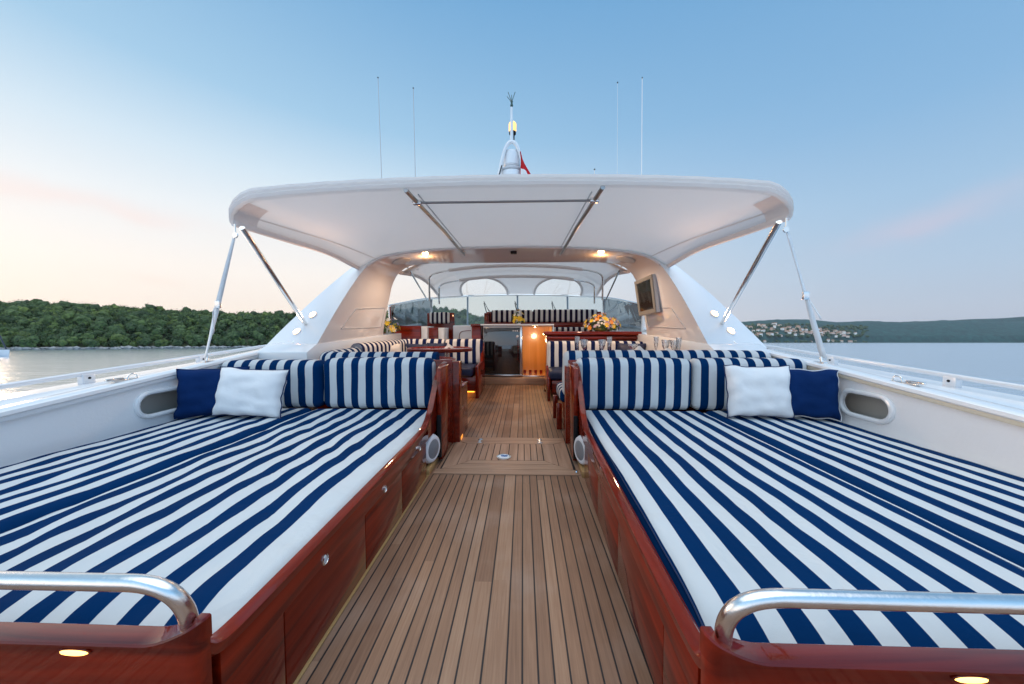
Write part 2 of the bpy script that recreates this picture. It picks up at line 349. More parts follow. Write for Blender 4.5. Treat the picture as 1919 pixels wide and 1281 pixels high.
STRB = stripe_mat('dark_cream_stripes', (.018, .012, .03), (.74, .66, .58), .115)
NAVY = mat('navy_cloth', (.0015, .022, .10), .9, bump=.5, bscale=14, vary=.2, spec=.15)
NAVYD = mat('navy_leather', (.008, .016, .06), .55, bump=.2)
WHITEC = mat('white_cotton', (.80, .80, .80), .9, bump=.5, bscale=12, vary=.04)
CREAM = mat('cream_linen', (.74, .68, .62), .9, bump=.4, bscale=20)
GEL = mat('white_gelcoat', (.80, .81, .82), .16, coat=.5, vary=.015, vscale=3)
LINER = mat('white_vinyl_liner', (.82, .83, .84), .45, bump=.12, bscale=60, vary=.02)
GREYG = mat('grey_gelcoat', (.52, .53, .55), .3)
ARCHIN = mat('glossy_arch_lining', (.78, .755, .755), .10, coat=.8, bump=.06, bscale=5, vary=.03, vscale=2)
CANVAS = mat('white_awning_canvas', (.90, .87, .85), .8, bump=.25, bscale=4, vary=.03, vscale=2, trans=.55)
CANVTRIM = mat('awning_trim', (.80, .74, .71), .8, bump=.2, bscale=60, trans=.1)
STEEL = mat('polished_steel', (.78, .77, .75), .12, metal=1, bump=.03, bscale=20)
BRUSH = mat('satin_steel', (.80, .79, .78), .24, metal=1, bump=.05, bscale=60, vary=.06, vscale=30)
DSTEEL = mat('dark_reflection_steel', (.36, .35, .35), .3, metal=1)  # dark reflections in the awning bars put into the steel colour
ALU = mat('white_aluminium_rail', (.74, .75, .77), .3, metal=.3)
BLACK = mat('black_plastic', (.008, .008, .010), .6, spec=.2)
BGLASS = mat('black_glass', (.008, .010, .012), .04, coat=1, spec=.9)
SCREEN = mat('dark_screen', (.02, .018, .016), .12, coat=.6)
TVF = mat('champagne_plastic', (.22, .21, .195), .35)
SPK = mat('white_speaker_plastic', (.78, .78, .80), .35)
GRIL = mat('speaker_mesh', (.25, .26, .28), .5, bump=1, bscale=180)
HOLE = mat('grey_beige_locker', (.66, .64, .60), .7)  # even grey-beige for the lining behind the hand hole
TINT = glass_mat('tinted_windscreen', (.74, .84, .86), .06)
SIDEG = glass_mat('dark_side_glass', (.16, .20, .22), .12)
CLEAR = glass_mat('clear_vinyl', (.93, .95, .95), .02, .08)
CRYS = glass_mat('cut_crystal', (.94, .95, .96), .16, .2)
CHINA = mat('white_china', (.82, .84, .85), .15, coat=.4)
RED = mat('red_flag', (.75, .012, .02), .8, trans=.3)
def emis(name, col, s): return mat(name, col, .4, emit=col, estr=s)
LAMPW = emis('lit_lamp_lens', (1, .82, .60), 5)
LAMPH = emis('warm_bloom_ring', (1, .62, .34), 1.5)  # orange glow that imitates the warm halo around the lit spotlights
LAMPS = emis('lit_spotlight_lens', (1, .62, .36), 60)
LAMPC = emis('soft_amber_lens', (1, .50, .12), 5)
LAMPO = emis('lit_amber_lens', (1, .45, .08), 7)
STRIPL = emis('amber_led_strip', (1, .36, .03), 4)
STRIPD = emis('dim_foot_light', (1, .36, .05), 1.0)
ANCH = emis('anchor_light_lens', (1, .55, .16), 1.3)
def lamp_light(name, parent, loc, energy, col, size=.03, kind='POINT', aim=None, spot=110):
    l = bpy.data.lights.new(name, kind); l.energy = energy; l.color = col; l.shadow_soft_size = size
    if kind == 'SPOT': l.spot_size = R(spot); l.spot_blend = .8
    o = bpy.data.objects.new(name, l); COL.objects.link(o); o.parent = parent; o.location = Vector(loc) - ORG[parent.name]; ORG[o.name] = Vector(loc)
    if aim: o.rotation_euler = Vector(aim).to_track_quat('-Z', 'Y').to_euler()
    return o

# ------------------------------------------------------------------ sea and shores (world frame)
def water_mat():
    m = bpy.data.materials.new('sea_water'); m.use_nodes = True; nt = m.node_tree; N = nt.nodes; L = nt.links; b = N['Principled BSDF']
    b.inputs['Base Color'].default_value = (.02, .17, .34, 1); b.inputs['Roughness'].default_value = .2; b.inputs['IOR'].default_value = 1.33; b.inputs['Specular IOR Level'].default_value = .9
    tc = N.new('ShaderNodeTexCoord'); prev = None
    for sc, st, ds in (((.30, .8, 1), .22, .30), ((1.6, 4.0, 1), .35, .06), ((.03, .1, 1), .15, 1.0)):
        mp = N.new('ShaderNodeMapping'); L.new(tc.outputs['Object'], mp.inputs[0]); mp.inputs['Scale'].default_value = sc
        n = N.new('ShaderNodeTexNoise'); n.inputs['Scale'].default_value = 1; n.inputs['Detail'].default_value = 3; L.new(mp.outputs[0], n.inputs[0])
        bp = N.new('ShaderNodeBump'); bp.inputs['Strength'].default_value = st; bp.inputs['Distance'].default_value = ds; L.new(n.outputs[0], bp.inputs['Height'])
        if prev: L.new(prev, bp.inputs['Normal'])
        prev = bp.outputs[0]
    L.new(prev, b.inputs['Normal'])
    gl = N.new('ShaderNodeBsdfGlossy'); gl.inputs['Roughness'].default_value = .19; gl.inputs[0].default_value = (.86, .92, .97, 1); L.new(prev, gl.inputs['Normal'])
    fr = N.new('ShaderNodeFresnel'); fr.inputs[0].default_value = 1.6; ms = N.new('ShaderNodeMixShader'); ad = N.new('ShaderNodeMath'); ad.operation = 'MULTIPLY_ADD'; ad.use_clamp = True; L.new(fr.outputs[0], ad.inputs[0]); ad.inputs[1].default_value = 1.25; ad.inputs[2].default_value = .10
    L.new(ad.outputs[0], ms.inputs[0]); L.new(b.outputs[0], ms.inputs[1]); L.new(gl.outputs[0], ms.inputs[2]); L.new(ms.outputs[0], N['Material Output'].inputs[0]); return m
g = G(); g.add([(-3600, -600, 0), (3600, -600, 0), (3600, 2550, 0), (-3600, 2550, 0)], [(0, 1, 2, 3)])
wt = g.link('water', water_mat(), org=(0, 0, 0), smooth=False); wt['kind'] = 'structure'

def interp(tab, x):
    if x <= tab[0][0]: return tab[0][1:]
    for a, b in zip(tab, tab[1:]):
        if x <= b[0]:
            t = (x - a[0]) / (b[0] - a[0]); return tuple(p + (q - p) * t for p, q in zip(a[1:], b[1:]))
    return tab[-1][1:]
# wooded left shore: bearing parameter q = x/y ; columns q, y of the waterline, ridge height
SH = [(-4, 60, 22), (-2.4, 105, 27), (-1.5, 141, 29), (-1.2, 158, 27), (-.95, 178, 26.5), (-.8, 196, 28.5), (-.65, 205, 30), (-.4, 215, 34), (-.2, 215, 37), (-.12, 220, 31), (-.05, 235, 25), (-.02, 245, 12), (.02, 260, 3), (.06, 275, .2)]
def shore_pt(q, t):
    y0, h = interp(SH, q); y0 += 5 * noise.noise(Vector((q * 9, 3, 0)))
    y = y0 + t * 75; k = min(1, t)
    z = h * (1 - (1 - k) ** 1.8) * .78 + .8 * noise.noise(Vector((q * 14, t * 5, 2))) * min(1, t * 6)
    if t > 1: z *= max(.0, 1 - (t - 1) * .5)
    return Vector((q * y0 * (1 + .2 * t) if q < -.3 else q * (y0 + t * 60), y, z - .3))
LAND = mat('scrub_ground', (.05, .06, .025), .95, vary=.4, vscale=.3)
g = G(); g.grid(lambda u, v: shore_pt(-4 + 4.06 * u, v * 2.2), 160, 24); o = g.link('hill', LAND, org=(0, 0, 0)); o['kind'] = 'structure'
def leaf_mat(name, c, k=.45):
    m = mat(name, c, .8, vary=k, vscale=.13); nt = m.node_tree; N = nt.nodes; L = nt.links; b = N['Principled BSDF']
    tc = N.new('ShaderNodeTexCoord'); n = N.new('ShaderNodeTexNoise'); n.inputs['Scale'].default_value = .9; n.inputs['Detail'].default_value = 4; L.new(tc.outputs['Object'], n.inputs[0])
    old = b.inputs['Base Color'].links[0].from_socket
    at = N.new('ShaderNodeAttribute'); at.attribute_name = 'st'; rr = N.new('ShaderNodeValToRGB'); L.new(at.outputs['Fac'], rr.inputs[0]); e = rr.color_ramp.elements; e[0].color = (.36, .44, .42, 1); e[1].color = (2.0, 1.6, 1.0, 1); q = e.new(.5); q.color = (1, 1, 1, 1)
    m0 = N.new('ShaderNodeMix'); m0.data_type = 'RGBA'; m0.blend_type = 'MULTIPLY'; m0.inputs[0].default_value = 1 if name.startswith('maquis') else 0; L.new(old, m0.inputs[6]); L.new(rr.outputs[0], m0.inputs[7]); old = m0.outputs[2]; mx = N.new('ShaderNodeMix'); mx.data_type = 'RGBA'; mx.blend_type = 'MULTIPLY'; mx.inputs[0].default_value = 1
    r = N.new('ShaderNodeValToRGB'); r.color_ramp.elements[0].position = .3; r.color_ramp.elements[0].color = (.45, .5, .45, 1); r.color_ramp.elements[1].position = .7; r.color_ramp.elements[1].color = (1.5, 1.4, 1.1, 1)
    L.new(n.outputs[0], r.inputs[0]); L.new(old, mx.inputs[6]); L.new(r.outputs[0], mx.inputs[7]); L.new(mx.outputs[2], b.inputs['Base Color']); return m
LEAF = leaf_mat('maquis_foliage', (.062, .108, .038))
def forest():
    rnd = random.Random(3); vs = []; fs = []; st = []
    bm = bmesh.new(); bmesh.ops.create_icosphere(bm, subdivisions=2, radius=1); iv = [v.co.copy() for v in bm.verts]; bm.verts.index_update(); jf = [[v.index for v in f.verts] for f in bm.faces]; bm.free()
    for cnt in range(3500):
        q = -2.1 + 2.13 * rnd.random(); t = .02 + rnd.random() ** 1.15 * 1.08
        p = shore_pt(q, t); hgt = 1.8 + 2.3 * rnd.random() + (2.6 * rnd.random() if rnd.random() < .2 else 0)
        rx = hgt * (.36 + .2 * rnd.random()); sd = rnd.random() * 50; tone = min(1, max(0, rnd.gauss(.5, .24) + .25 * noise.noise(p * .03)))
        lobes = 1 + (rnd.random() < .6) + (rnd.random() < .4)
        for lb in range(lobes):
            ox, oy, oz = (0, 0, 0) if lb == 0 else (rnd.gauss(0, rx * .6), rnd.gauss(0, rx * .5), -hgt * rnd.uniform(.0, .25)); sc = 1 if lb == 0 else rnd.uniform(.5, .8); n = len(vs)
            for v in iv:
                k = sc * (.88 + .45 * noise.noise(v * 1.9 + Vector((sd, lb, 0))) + .3 * noise.noise(v * 5 + Vector((0, sd, lb))))
                vs.append((p.x + ox + v.x * rx * k, p.y + oy + v.y * rx * k, p.z + hgt * .5 + oz + v.z * hgt * .52 * k)); st.append(tone)
            fs += [[i + n for i in f] for f in jf]
        for _ in range(54):
            d = Vector((rnd.gauss(0, 1), -abs(rnd.gauss(0, 1)), abs(rnd.gauss(0, 1)) - .3)).normalized(); k = .85 + .4 * rnd.random(); c = Vector((p.x + d.x * rx * k, p.y + d.y * rx * k, p.z + hgt * .5 + d.z * hgt * .58 * k))
            a = Vector((rnd.gauss(0, 1), rnd.gauss(0, 1), rnd.gauss(0, 1))).normalized() * (.12 + .24 * rnd.random()); b = a.cross(Vector((rnd.random(), rnd.random(), rnd.random() + .1))).normalized() * a.length * .8
            n = len(vs); vs.extend([c + a, c + b, c - a * .8, c - b]); fs.append([n, n + 1, n + 2, n + 3]); st += [min(1, tone + rnd.uniform(-.1, .25))] * 4
    g = G(); g.v = [Vector(v) for v in vs]; g.f = [tuple(f) for f in fs]; g.st = dict(enumerate(st)); o = g.link('forest', LEAF, org=(0, 0, 0), smooth=False)
    tag(o, 'dense low green woodland covering the whole hill on the left shore', 'forest', boat=False, kind='stuff')
forest()
def rocks():
    rnd = random.Random(5); g = G()
    ROCK = mat('pale_limestone', (.38, .36, .34), .9, vary=.35, vscale=.6)
    for i in range(900):
        q = -1.75 + 1.78 * rnd.random(); p = shore_pt(q, .0 + .025 * rnd.random()); r = .35 + .9 * rnd.random() ** 2
        g.ball((p.x, p.y - 1 + rnd.random(), .15 + .5 * rnd.random()), r * 1.5, r, r * .65, 1, .7, i)
    o = g.link('shore_rocks', ROCK, org=(0, 0, 0), smooth=False); tag(o, 'band of pale limestone rocks along the waterline under the left woods', 'rocks', boat=False, kind='stuff')
rocks()
# far shore on the right
FR = [(.3, 12), (.5, 50), (.62, 96), (.70, 112), (.78, 120), (.86, 117), (.95, 108), (1.05, 108), (1.15, 105), (1.25, 112), (1.4, 108), (1.6, 108), (2.2, 120), (3, 110)]
def far_pt(u, v):
    q = .35 + 1.4 * u; h = interp(FR, q)[0]; y = 1500 + v * 500; n = noise.noise(Vector((q * 9, v * 3, 5))); 
    z = h * 1.12 * math.sin(min(1, v * 1.1) * math.pi / 2) ** .8 * (1 + .10 * n * v) - 1 + 2.5 * noise.noise(Vector((q * 60, v * 20, 1))) * min(1, v * 5)
    if v < .08: z = v / .08 * 4 - 1
    elif v < .2: z = max(z, 3)
    return Vector((q * y, y, z))
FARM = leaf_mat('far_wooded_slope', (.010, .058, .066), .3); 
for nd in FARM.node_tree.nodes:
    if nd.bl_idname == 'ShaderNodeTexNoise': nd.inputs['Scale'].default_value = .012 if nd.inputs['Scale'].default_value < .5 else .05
g = G(); g.grid(far_pt, 260, 30); o = g.link('far_hills', FARM, org=(0, 0, 0)); o['kind'] = 'structure'
def far2(u, v):
    q = .9 + .66 * u; h = 90 + 60 * min(1, max(0, (q - 1.2) / .5)) + 14 * noise.noise(Vector((q * 5, 2, 2))); y = 2300 + v * 120
    return Vector((q * y, y, 1.5 * h * math.sin(v * math.pi / 2) - 2))
g = G(); g.grid(far2, 80, 6); o = g.link('distant_ridge', FARM, org=(0, 0, 0)); o['kind'] = 'structure'
def town():
    rnd = random.Random(11); WL = [mat('house_plaster_%s' % n, c, .8) for n, c in (('cream', (.80, .68, .58)), ('pink', (.78, .56, .48)), ('white', (.88, .84, .80)), ('ochre', (.62, .46, .34)))]
    RF = mat('clay_tiles', (.40, .22, .15), .8)
    protos = []
    for k in range(4):
        w, d, h = ((12, 10, 8), (16, 11, 7), (10, 10, 11), (14, 9, 9))[k]
        t = thing('house', 'x', 'house', (0, 0, 0), 'houses of the town along the far shore', boat=False)
        G().box(-w / 2, w / 2, -d / 2, d / 2, 0, h).link('wall', WL[k], t, smooth=False)
        G().prism([(-d / 2 - .6, h), (d / 2 + .6, h), (0, h + 3.2)], 'x', -w / 2 - .6, w / 2 + .6).link('roof', RF, t, smooth=False)
        protos.append(t)
    n = 0
    for i in range(110):
        s = rnd.random(); q = .675 + .325 * s + .008 * rnd.gauss(0, 1); top = .36 if s < .45 else .32 - .30 * (s - .45)
        v = .055 + (rnd.random() ** 1.1) * (top - .05)
        p = far_pt((q - .35) / 1.4, v); k = rnd.randrange(4)
        t = protos[k] if n < 4 and k == n and False else clone(protos[k])
        t.location = p - Vector((0, 0, 1)); t.rotation_euler = (0, 0, rnd.uniform(-.8, .8)); sc = rnd.uniform(.75, 1.15); t.scale = (sc, sc, sc * rnd.uniform(.9, 1.2))
        t['label'] = ('small cream plastered house with red tiled roof in the far shore town', 'small pink plastered house with red tiled roof in the far shore town', 'tall narrow white house with red tiled roof in the far shore town', 'low ochre house with red tiled roof in the far shore town')[k]
        n += 1
    for t in protos:
        for ch in list(t.children): bpy.data.objects.remove(ch)
        bpy.data.objects.remove(t)
    # trees among the houses
    g = G()
    for i in range(420):
        q = .64 + .40 * rnd.random(); v = .04 + rnd.random() * .36; p = far_pt((q - .35) / 1.4, v); r = rnd.uniform(4, 8); g.ball((p.x, p.y - 3, p.z + r * .4), r, r, r * .9, 1, .6, i)
    tag(g.link('town_trees', leaf_mat('town_tree_foliage', (.045, .08, .04)), org=(0, 0, 0), smooth=False), 'dark green trees scattered between the houses of the far shore town', 'trees', boat=False, kind='stuff')
town()
def sailboat():
    t = thing('sailboat', 'moored white sailing boat cut by the left edge of the photo below the woods', 'sailboat', (-118, 75, 0), boat=False)
    hp = []; n = 14
    def hull(u, v):
        x = -126 + 15.2 * u; w = 1.7 * math.sin(math.pi * min(1, u * .62 + .38)) ** .8 if u < 1 else 0; a = math.pi * v
        return Vector((x + .5 * (1 - v if v < .5 else v), 75 + w * math.cos(a), 1.3 + .25 * u - 1.7 * math.sin(a)))
    G().grid(hull, 16, 12).link('hull', GEL, t)
    G().grid(lambda u, v: hull(u, v * 1.0) * 1 if False else Vector((hull(u, 0).x, 75 + (hull(u, 0).y - 75) * (1 - 2 * v), 1.3 + .25 * u)), 16, 2).link('deck_top', GEL, t)
    G().box(-121, -116, 74.3, 75.7, 1.3, 1.95, .2).link('cabin', GEL, t)
    dk = mat('dark_rigging', (.02, .03, .05), .4)
    G().tube([(-117.5, 75, 1.5), (-117.5, 75, 15)], .12).link('mast', dk, t)
    G().tube([(-111, 75, 1.5), (-117.5, 75, 14.6)], .13).link('furled_jib', dk, t)
    G().tube([(-125.5, 75, 1.5), (-117.5, 75, 15)], .04).link('backstay', dk, t)
sailboat()

# ------------------------------------------------------------------ the yacht
def Sz(y): return .585 + .105 * (y - 1.6) if y < 3.4 else .774 + .06 * (y - 3.4)
def Rz(y): return .675 + .060 * (y - 2.1)
def Dz(y): return Rz(y) - .055
g = G(); g.box(-2.44, 2.44, -1.6, 6.05, -.06, 0); dk = g.link('deck', TEAK, org=(0, 0, 0), smooth=False); dk['kind'] = 'structure'; BOAT.append(dk)
yacht = thing('motor_yacht', 'white open motor yacht with raked arch that fills the photo', 'yacht', (0, 0, -1.9))
def hull_side():
    g = G(); ys = [-1.7 + .35 * i for i in range(46)]
    for s in (-1, 1):
        def X(y): return 3.0 if y < 6 else 3.0 - 2.99 * ((y - 6) / 8.1) ** 2
        prof = lambda y, v: Vector((s * (X(y) if v < .5 else X(y) * (1 - .25 * (v - .5) * 2)), y, (Dz(min(y, 7)) - .02) if v == 0 else (Dz(min(y, 7)) - .6 * v * 2 if v <= .5 else Dz(min(y, 7)) - .6 - (v - .5) * 2 * 2.4)))
        g.grid(lambda u, v: prof(-1.7 + 15.75 * u, v), 45, 4)
    g.box(-3.0, 3.0, -1.75, -1.7, -2.5, Dz(-1.7) - .02)
    g.link('hull', GEL, yacht)
hull_side()
HY, HZ = 2.33, .472
for s in (-1, 1):
    hx = 2.42
    # liner with hand hole
    outer = [(-1.6, -.02), (6.6, -.02), (6.6, Sz(6.6) - .03), (3.4, Sz(3.4) - .03), (-1.6, Sz(-1.6) - .03)]
    ln = G().plate(outer, [stadium(HY, HZ, .165, .075)], lambda a, b, c: (s * (hx + c), a, b), .02).link('bulwark_liner', LINER, yacht)
    pts = [(s * (hx - .004), p[0], p[1]) for p in stadium(HY, HZ, .172, .082)]
    G().tube(pts, .017, 10, closed=True).link('hand_hole_rim', GEL, ln)
    gb = G(); x0, x1 = sorted((s * (hx + .021), s * (hx + .16)))
    gb.box(s * (hx + .15), s * (hx + .16), HY - .4, HY + .4, HZ - .2, HZ + .13); gb.box(x0, x1, HY - .4, HY + .4, HZ - .21, HZ - .2); gb.box(x0, x1, HY - .4, HY + .4, HZ + .12, HZ + .13)
    gb.box(x0, x1, HY - .41, HY - .4, HZ - .2, HZ + .12); gb.box(x0, x1, HY + .4, HY + .41, HZ - .2, HZ + .12); gb.link('locker_lining', HOLE, ln, smooth=False)
    # cap of the coaming: cream strip, rounded white cap, flat side deck, toe step
    ys = [-1.6, 0, 1, 2, 2.6, 3.0, 3.4, 4.5, 5.5, 6.6, 8.5]
    def strip(prof, name, m, parent=yacht):
        g = G(); g.sharp = 40
        vs = []; k = len(prof(0))
        for y in ys: vs += [(s * x, y, z) for x, z in prof(y)]
        fs = [(i * k + j, i * k + (j + 1) % k, (i + 1) * k + (j + 1) % k, (i + 1) * k + j) for i in range(len(ys) - 1) for j in range(k)]
        fs += [tuple(range(k)), tuple((len(ys) - 1) * k + j for j in range(k))]
        g.add(vs, fs)
        bm = bmesh.new(); V = [bm.verts.new(v) for v in g.v]; [bm.faces.new([V[i] for i in f]) for f in g.f]; bmesh.ops.recalc_face_normals(bm, faces=bm.faces[:])
        h = G(); h.bm(bm); return h.link(name, m, parent)
    strip(lambda y: [(2.405, Sz(y) - .045), (2.43, Sz(y) - .045), (2.43, Sz(y) - .018), (2.41, Sz(y) - .016), (2.403, Sz(y) - .03)], 'trim_strip', mat('cream_trim_%s' % ('a' if s < 0 else 'b'), (.66, .68, .70) if s < 0 else (.62, .56, .44), .4))
    strip(lambda y: [(2.398, Sz(y) - .014), (2.402, Sz(y) + .004), (2.415, Sz(y) + .012), (2.50, Sz(y) + .014), (2.515, Sz(y) + .006), (2.518, min(Sz(y), Dz(y)) - .05), (2.43, Sz(y) - .05)], 'coaming', GEL)
    strip(lambda y: [(2.519, min(Dz(y) + .01, Sz(y) - .01)), (2.72, Dz(y) + .004), (2.721, Dz(y) - .03), (2.519, Dz(y) - .09)], 'side_deck', GREYG if False else GEL)
    strip(lambda y: [(2.723, Dz(y) - .008), (2.99, Dz(y) - .016), (3.0, Dz(y) - .03), (2.99, Dz(y) - .06), (2.723, Dz(y) - .06)], 'covering_board', GEL)
    rl = G(); rl.tube([(s * 2.86, y, Rz(y)) for y in (-1.5, 0, 1, 2, 3, 3.9)] + [(s * 2.84, 4.05, Rz(4.05) - .005), (s * 2.83, 4.1, Rz(4.1) - .05)], .0165, 12, smooth=1)
    rl = rl.link('rail', ALU, yacht)
    for y in (-.3, .6, 1.45, 2.24, 3.08, 3.85):
        gg = G(); gg.box(s * 2.838, s * 2.882, y - .035, y + .035, Dz(y) - .017, Rz(y) - .002, .006); gg.link('stanchion', ALU, rl)
        G().lathe([(.008, 0), (.008, .004), (.001, .005)], (s * 2.838, y, Rz(y) - .03), (-s, 0, 0), 8).link('screw', BLACK, rl)
    # small deck fittings on the coaming
    fy = 2.18
    c = G(); c.tube([(s * 2.46, fy - .03, Sz(fy) + .012), (s * 2.46, fy - .02, Sz(fy) + .045), (s * 2.46, fy + .02, Sz(fy) + .045), (s * 2.46, fy + .03, Sz(fy) + .012)], .005, 8, smooth=2)
    c.box(s * 2.44, s * 2.48, fy - .12, fy + .05, Sz(fy) + .005, Sz(fy) + .016, .004); c.box(s * 2.45, s * 2.47, fy - .15, fy - .05, Sz(fy) + .012, Sz(fy) + .03, .006); c.link('lashing_eye', STEEL, yacht)
    g = G(); g.box(s * 2.44, s * 2.48, 2.68, 2.78, Sz(2.73) + .005, Sz(2.73) + .02, .004); g.tube([(s * 2.46, 2.72, Sz(2.73) + .02), (s * 2.46, 2.73, Sz(2.73) + .06)], .01); g.link('strap_anchor', STEEL, yacht)

# radar arch
def arch():
    aft = [(1.945, 3.36, .80), (1.925, 3.5, .97), (1.895, 3.7, 1.21), (1.865, 3.9, 1.43), (1.815, 4.1, 1.66), (1.755, 4.2, 1.78), (1.62, 4.25, 1.872), (1.42, 4.28, 1.922), (1.13, 4.3, 1.958), (.66, 4.3, 1.985), (0, 4.3, 1.998)]
    fwd = [(1.96, 5.05, .80), (1.92, 5.0, 1.0), (1.88, 5.0, 1.2), (1.83, 5.0, 1.42), (1.785, 5.0, 1.62), (1.70, 5.0, 1.78), (1.56, 5.0, 1.88), (1.40, 5.0, 1.915), (1.13, 5.0, 1.928), (.66, 5.0, 1.93), (0, 5.0, 1.93)]
    out = [(2.66, 3.60, .78), (2.52, 3.68, .97), (2.36, 3.8, 1.19), (2.22, 3.94, 1.40), (2.04, 4.09, 1.63), (1.93, 4.2, 1.77), (1.70, 4.26, 1.90), (1.44, 4.29, 1.955), (1.13, 4.31, 1.995), (.66, 4.31, 2.02), (0, 4.31, 2.035)]
    top = [(2.75, 5.6, .78), (2.66, 5.6, 1.0), (2.52, 5.6, 1.25), (2.38, 5.55, 1.5), (2.2, 5.5, 1.72), (2.02, 5.4, 1.88), (1.75, 5.3, 2.0), (1.45, 5.25, 2.05), (1.13, 5.2, 2.08), (.66, 5.2, 2.10), (0, 5.2, 2.11)]
    def full(c, s=1): return [(-x, y, z) for x, y, z in c] + [(x, y, z) for x, y, z in reversed(c[:-1])]
    A, Fd, O, T = map(full, (aft, fwd, out, top)); n = len(A)
    def dens(c):
        P = [Vector(p) for p in c]
        for _ in range(1):
            Q = [P[0]]
            for a, b in zip(P, P[1:]): Q += [a * .75 + b * .25, a * .25 + b * .75]
            Q.append(P[-1]); P = Q
        return P
    A, Fd, O, T = map(dens, (A, Fd, O, T)); n = len(A)
    gi = G(); vs = []; m = 5
    for a, f in zip(A, Fd):
        for j in range(m + 1): vs.append(a.lerp(f, j / m))
    gi.add(vs, [(i * (m + 1) + j, (i + 1) * (m + 1) + j, (i + 1) * (m + 1) + j + 1, i * (m + 1) + j + 1) for i in range(n - 1) for j in range(m)])
    go = G(); go.sharp = 28; vs = []
    for a, f, o, t in zip(A, Fd, O, T):
        bulge = (a + o) / 2 + Vector((0, -.03, 0)) * min(1, (o - a).length / .4)
        vs += [a, bulge, o, (o + t) / 2 + Vector(((1 if o.x > 0 else -1) * .06 if abs(o.x) > 1.2 else 0, 0, .03)), t, f]
    go.add(vs, [(i * 6 + j, (i + 1) * 6 + j, (i + 1) * 6 + j + 1, i * 6 + j + 1) for i in range(n - 1) for j in range(5)])
    ob = go.link('arch', GEL, yacht); li = gi.link('arch_lining', ARCHIN, ob)
    for s in (-1, 1):
        # handrail-like awning track up the aft face
        G().tube([(s * 2.26, 3.47, .83), (s * 2.16, 3.66, 1.02), (s * 2.03, 3.88, 1.33), (s * 1.90, 4.07, 1.60), (s * 1.80, 4.19, 1.765)], .009, 8, smooth=2).link('awning_track', STEEL, ob)
        for fr, dx in ((.16, .0), (.40, .0)):
            i = 1.9 * fr / .4; 
            zc = (.935 if fr < .2 else 1.115); xc = (2.25 if fr < .2 else 2.145)
            # point and normal on the sloping aft face
            a = Vector(interp([(p[2], p[0], p[1]) for p in aft], zc) + (zc,)); o_ = Vector(interp([(p[2], p[0], p[1]) for p in out], zc) + (zc,))
            a2 = Vector(interp([(p[2], p[0], p[1]) for p in aft], zc + .1) + (zc + .1,))
            k = (xc - a.x) / (o_.x - a.x); P = a.lerp(o_, k); nn = (o_ - a).cross(a2 - a).normalized()
            if nn.y > 0: nn = -nn
            P = Vector((s * P.x, P.y, P.z)) + Vector((s * nn.x, nn.y, nn.z)) * .03; nn = Vector((s * nn.x, nn.y, nn.z))
            l = G().lathe([(.046, -.03), (.046, .0), (.045, .003), (.043, .003)], P, nn, 24).link('spotlight', GEL, ob)
            G().lathe([(.043, .002), (.040, .007), (.002, .008)], P, nn, 24).link('bloom_ring', LAMPH, l)  # added glowing ring round the lens, stands in for bloom
            G().lathe([(.029, .0085), (.026, .011), (.002, .012)], P, nn, 20).link('lens', LAMPS, l)
            lamp_light('spotlight_beam', ob, P + nn * .055, 11.0, (1, .55, .32), .045, 'SPOT', nn + Vector((0, -.1, .55)), 150)
        # inspection panel on the lining
        def onl(zc, t):
            a = Vector(interp([(p[2], p[0], p[1]) for p in aft], zc) + (zc,)); f = Vector(interp([(p[2], p[0], p[1]) for p in fwd], zc) + (zc,))
            p = a.lerp(f, t); return Vector((s * (p.x - .004), p.y, p.z))
        G().tube([onl(.98, .20), onl(1.0, .93), onl(1.28, .93), onl(1.22, .30)], .004, 6, closed=True).link('panel_seam', GREYG, ob)
        # oval vent and downlight under the arch
        G().lathe([(.13, 0), (.12, .012), (.02, .014)], (s * 1.50, 4.62, 1.895), (-s * .28, 0, -1), 24).link('vent', GREYG, ob)
        for dx in (0,):
            dl = G().lathe([(.066, 0), (.062, .008), (.050, .008)], (s * 1.16, 4.58, 1.955), (0, -.05, -1), 20).link('downlight', STEEL, ob)
            G().lathe([(.051, .002), (.046, .012), (.002, .013)], (s * 1.16, 4.58, 1.955), (0, -.05, -1), 20).link('lens', LAMPO, dl)
            lamp_light('downlight_glow', ob, (s * 1.16, 4.57, 1.90), 4.0, (1, .5, .2), .04); lamp_light('downlight_beam', ob, (s * 1.16, 4.58, 1.90), 50, (1, .70, .46), .045, 'SPOT', (0, 0, -1), 160)
    G().box(-.02, .06, 4.45, 4.53, 1.95, 1.976, .004).link('sensor_box', BLACK, ob)
    # welt that hides the joint between awning and arch
    G().tube([p + Vector((0, -.012, -.006)) for p in A if p.z > 1.7], .016, 8, smooth=1).link('joint_welt', CANVTRIM, ob)
    # coaming box between arch foot and cockpit
    for s in (-1, 1):
        g = G(); g.prism([(3.2, .5), (8.4, .5), (8.4, 1.0), (6, .9), (4.9, .88), (3.36, .83), (3.2, .76)], 'x', s * 1.93, s * 2.43, .008); g.link('cockpit_coaming', GEL, yacht)
arch()

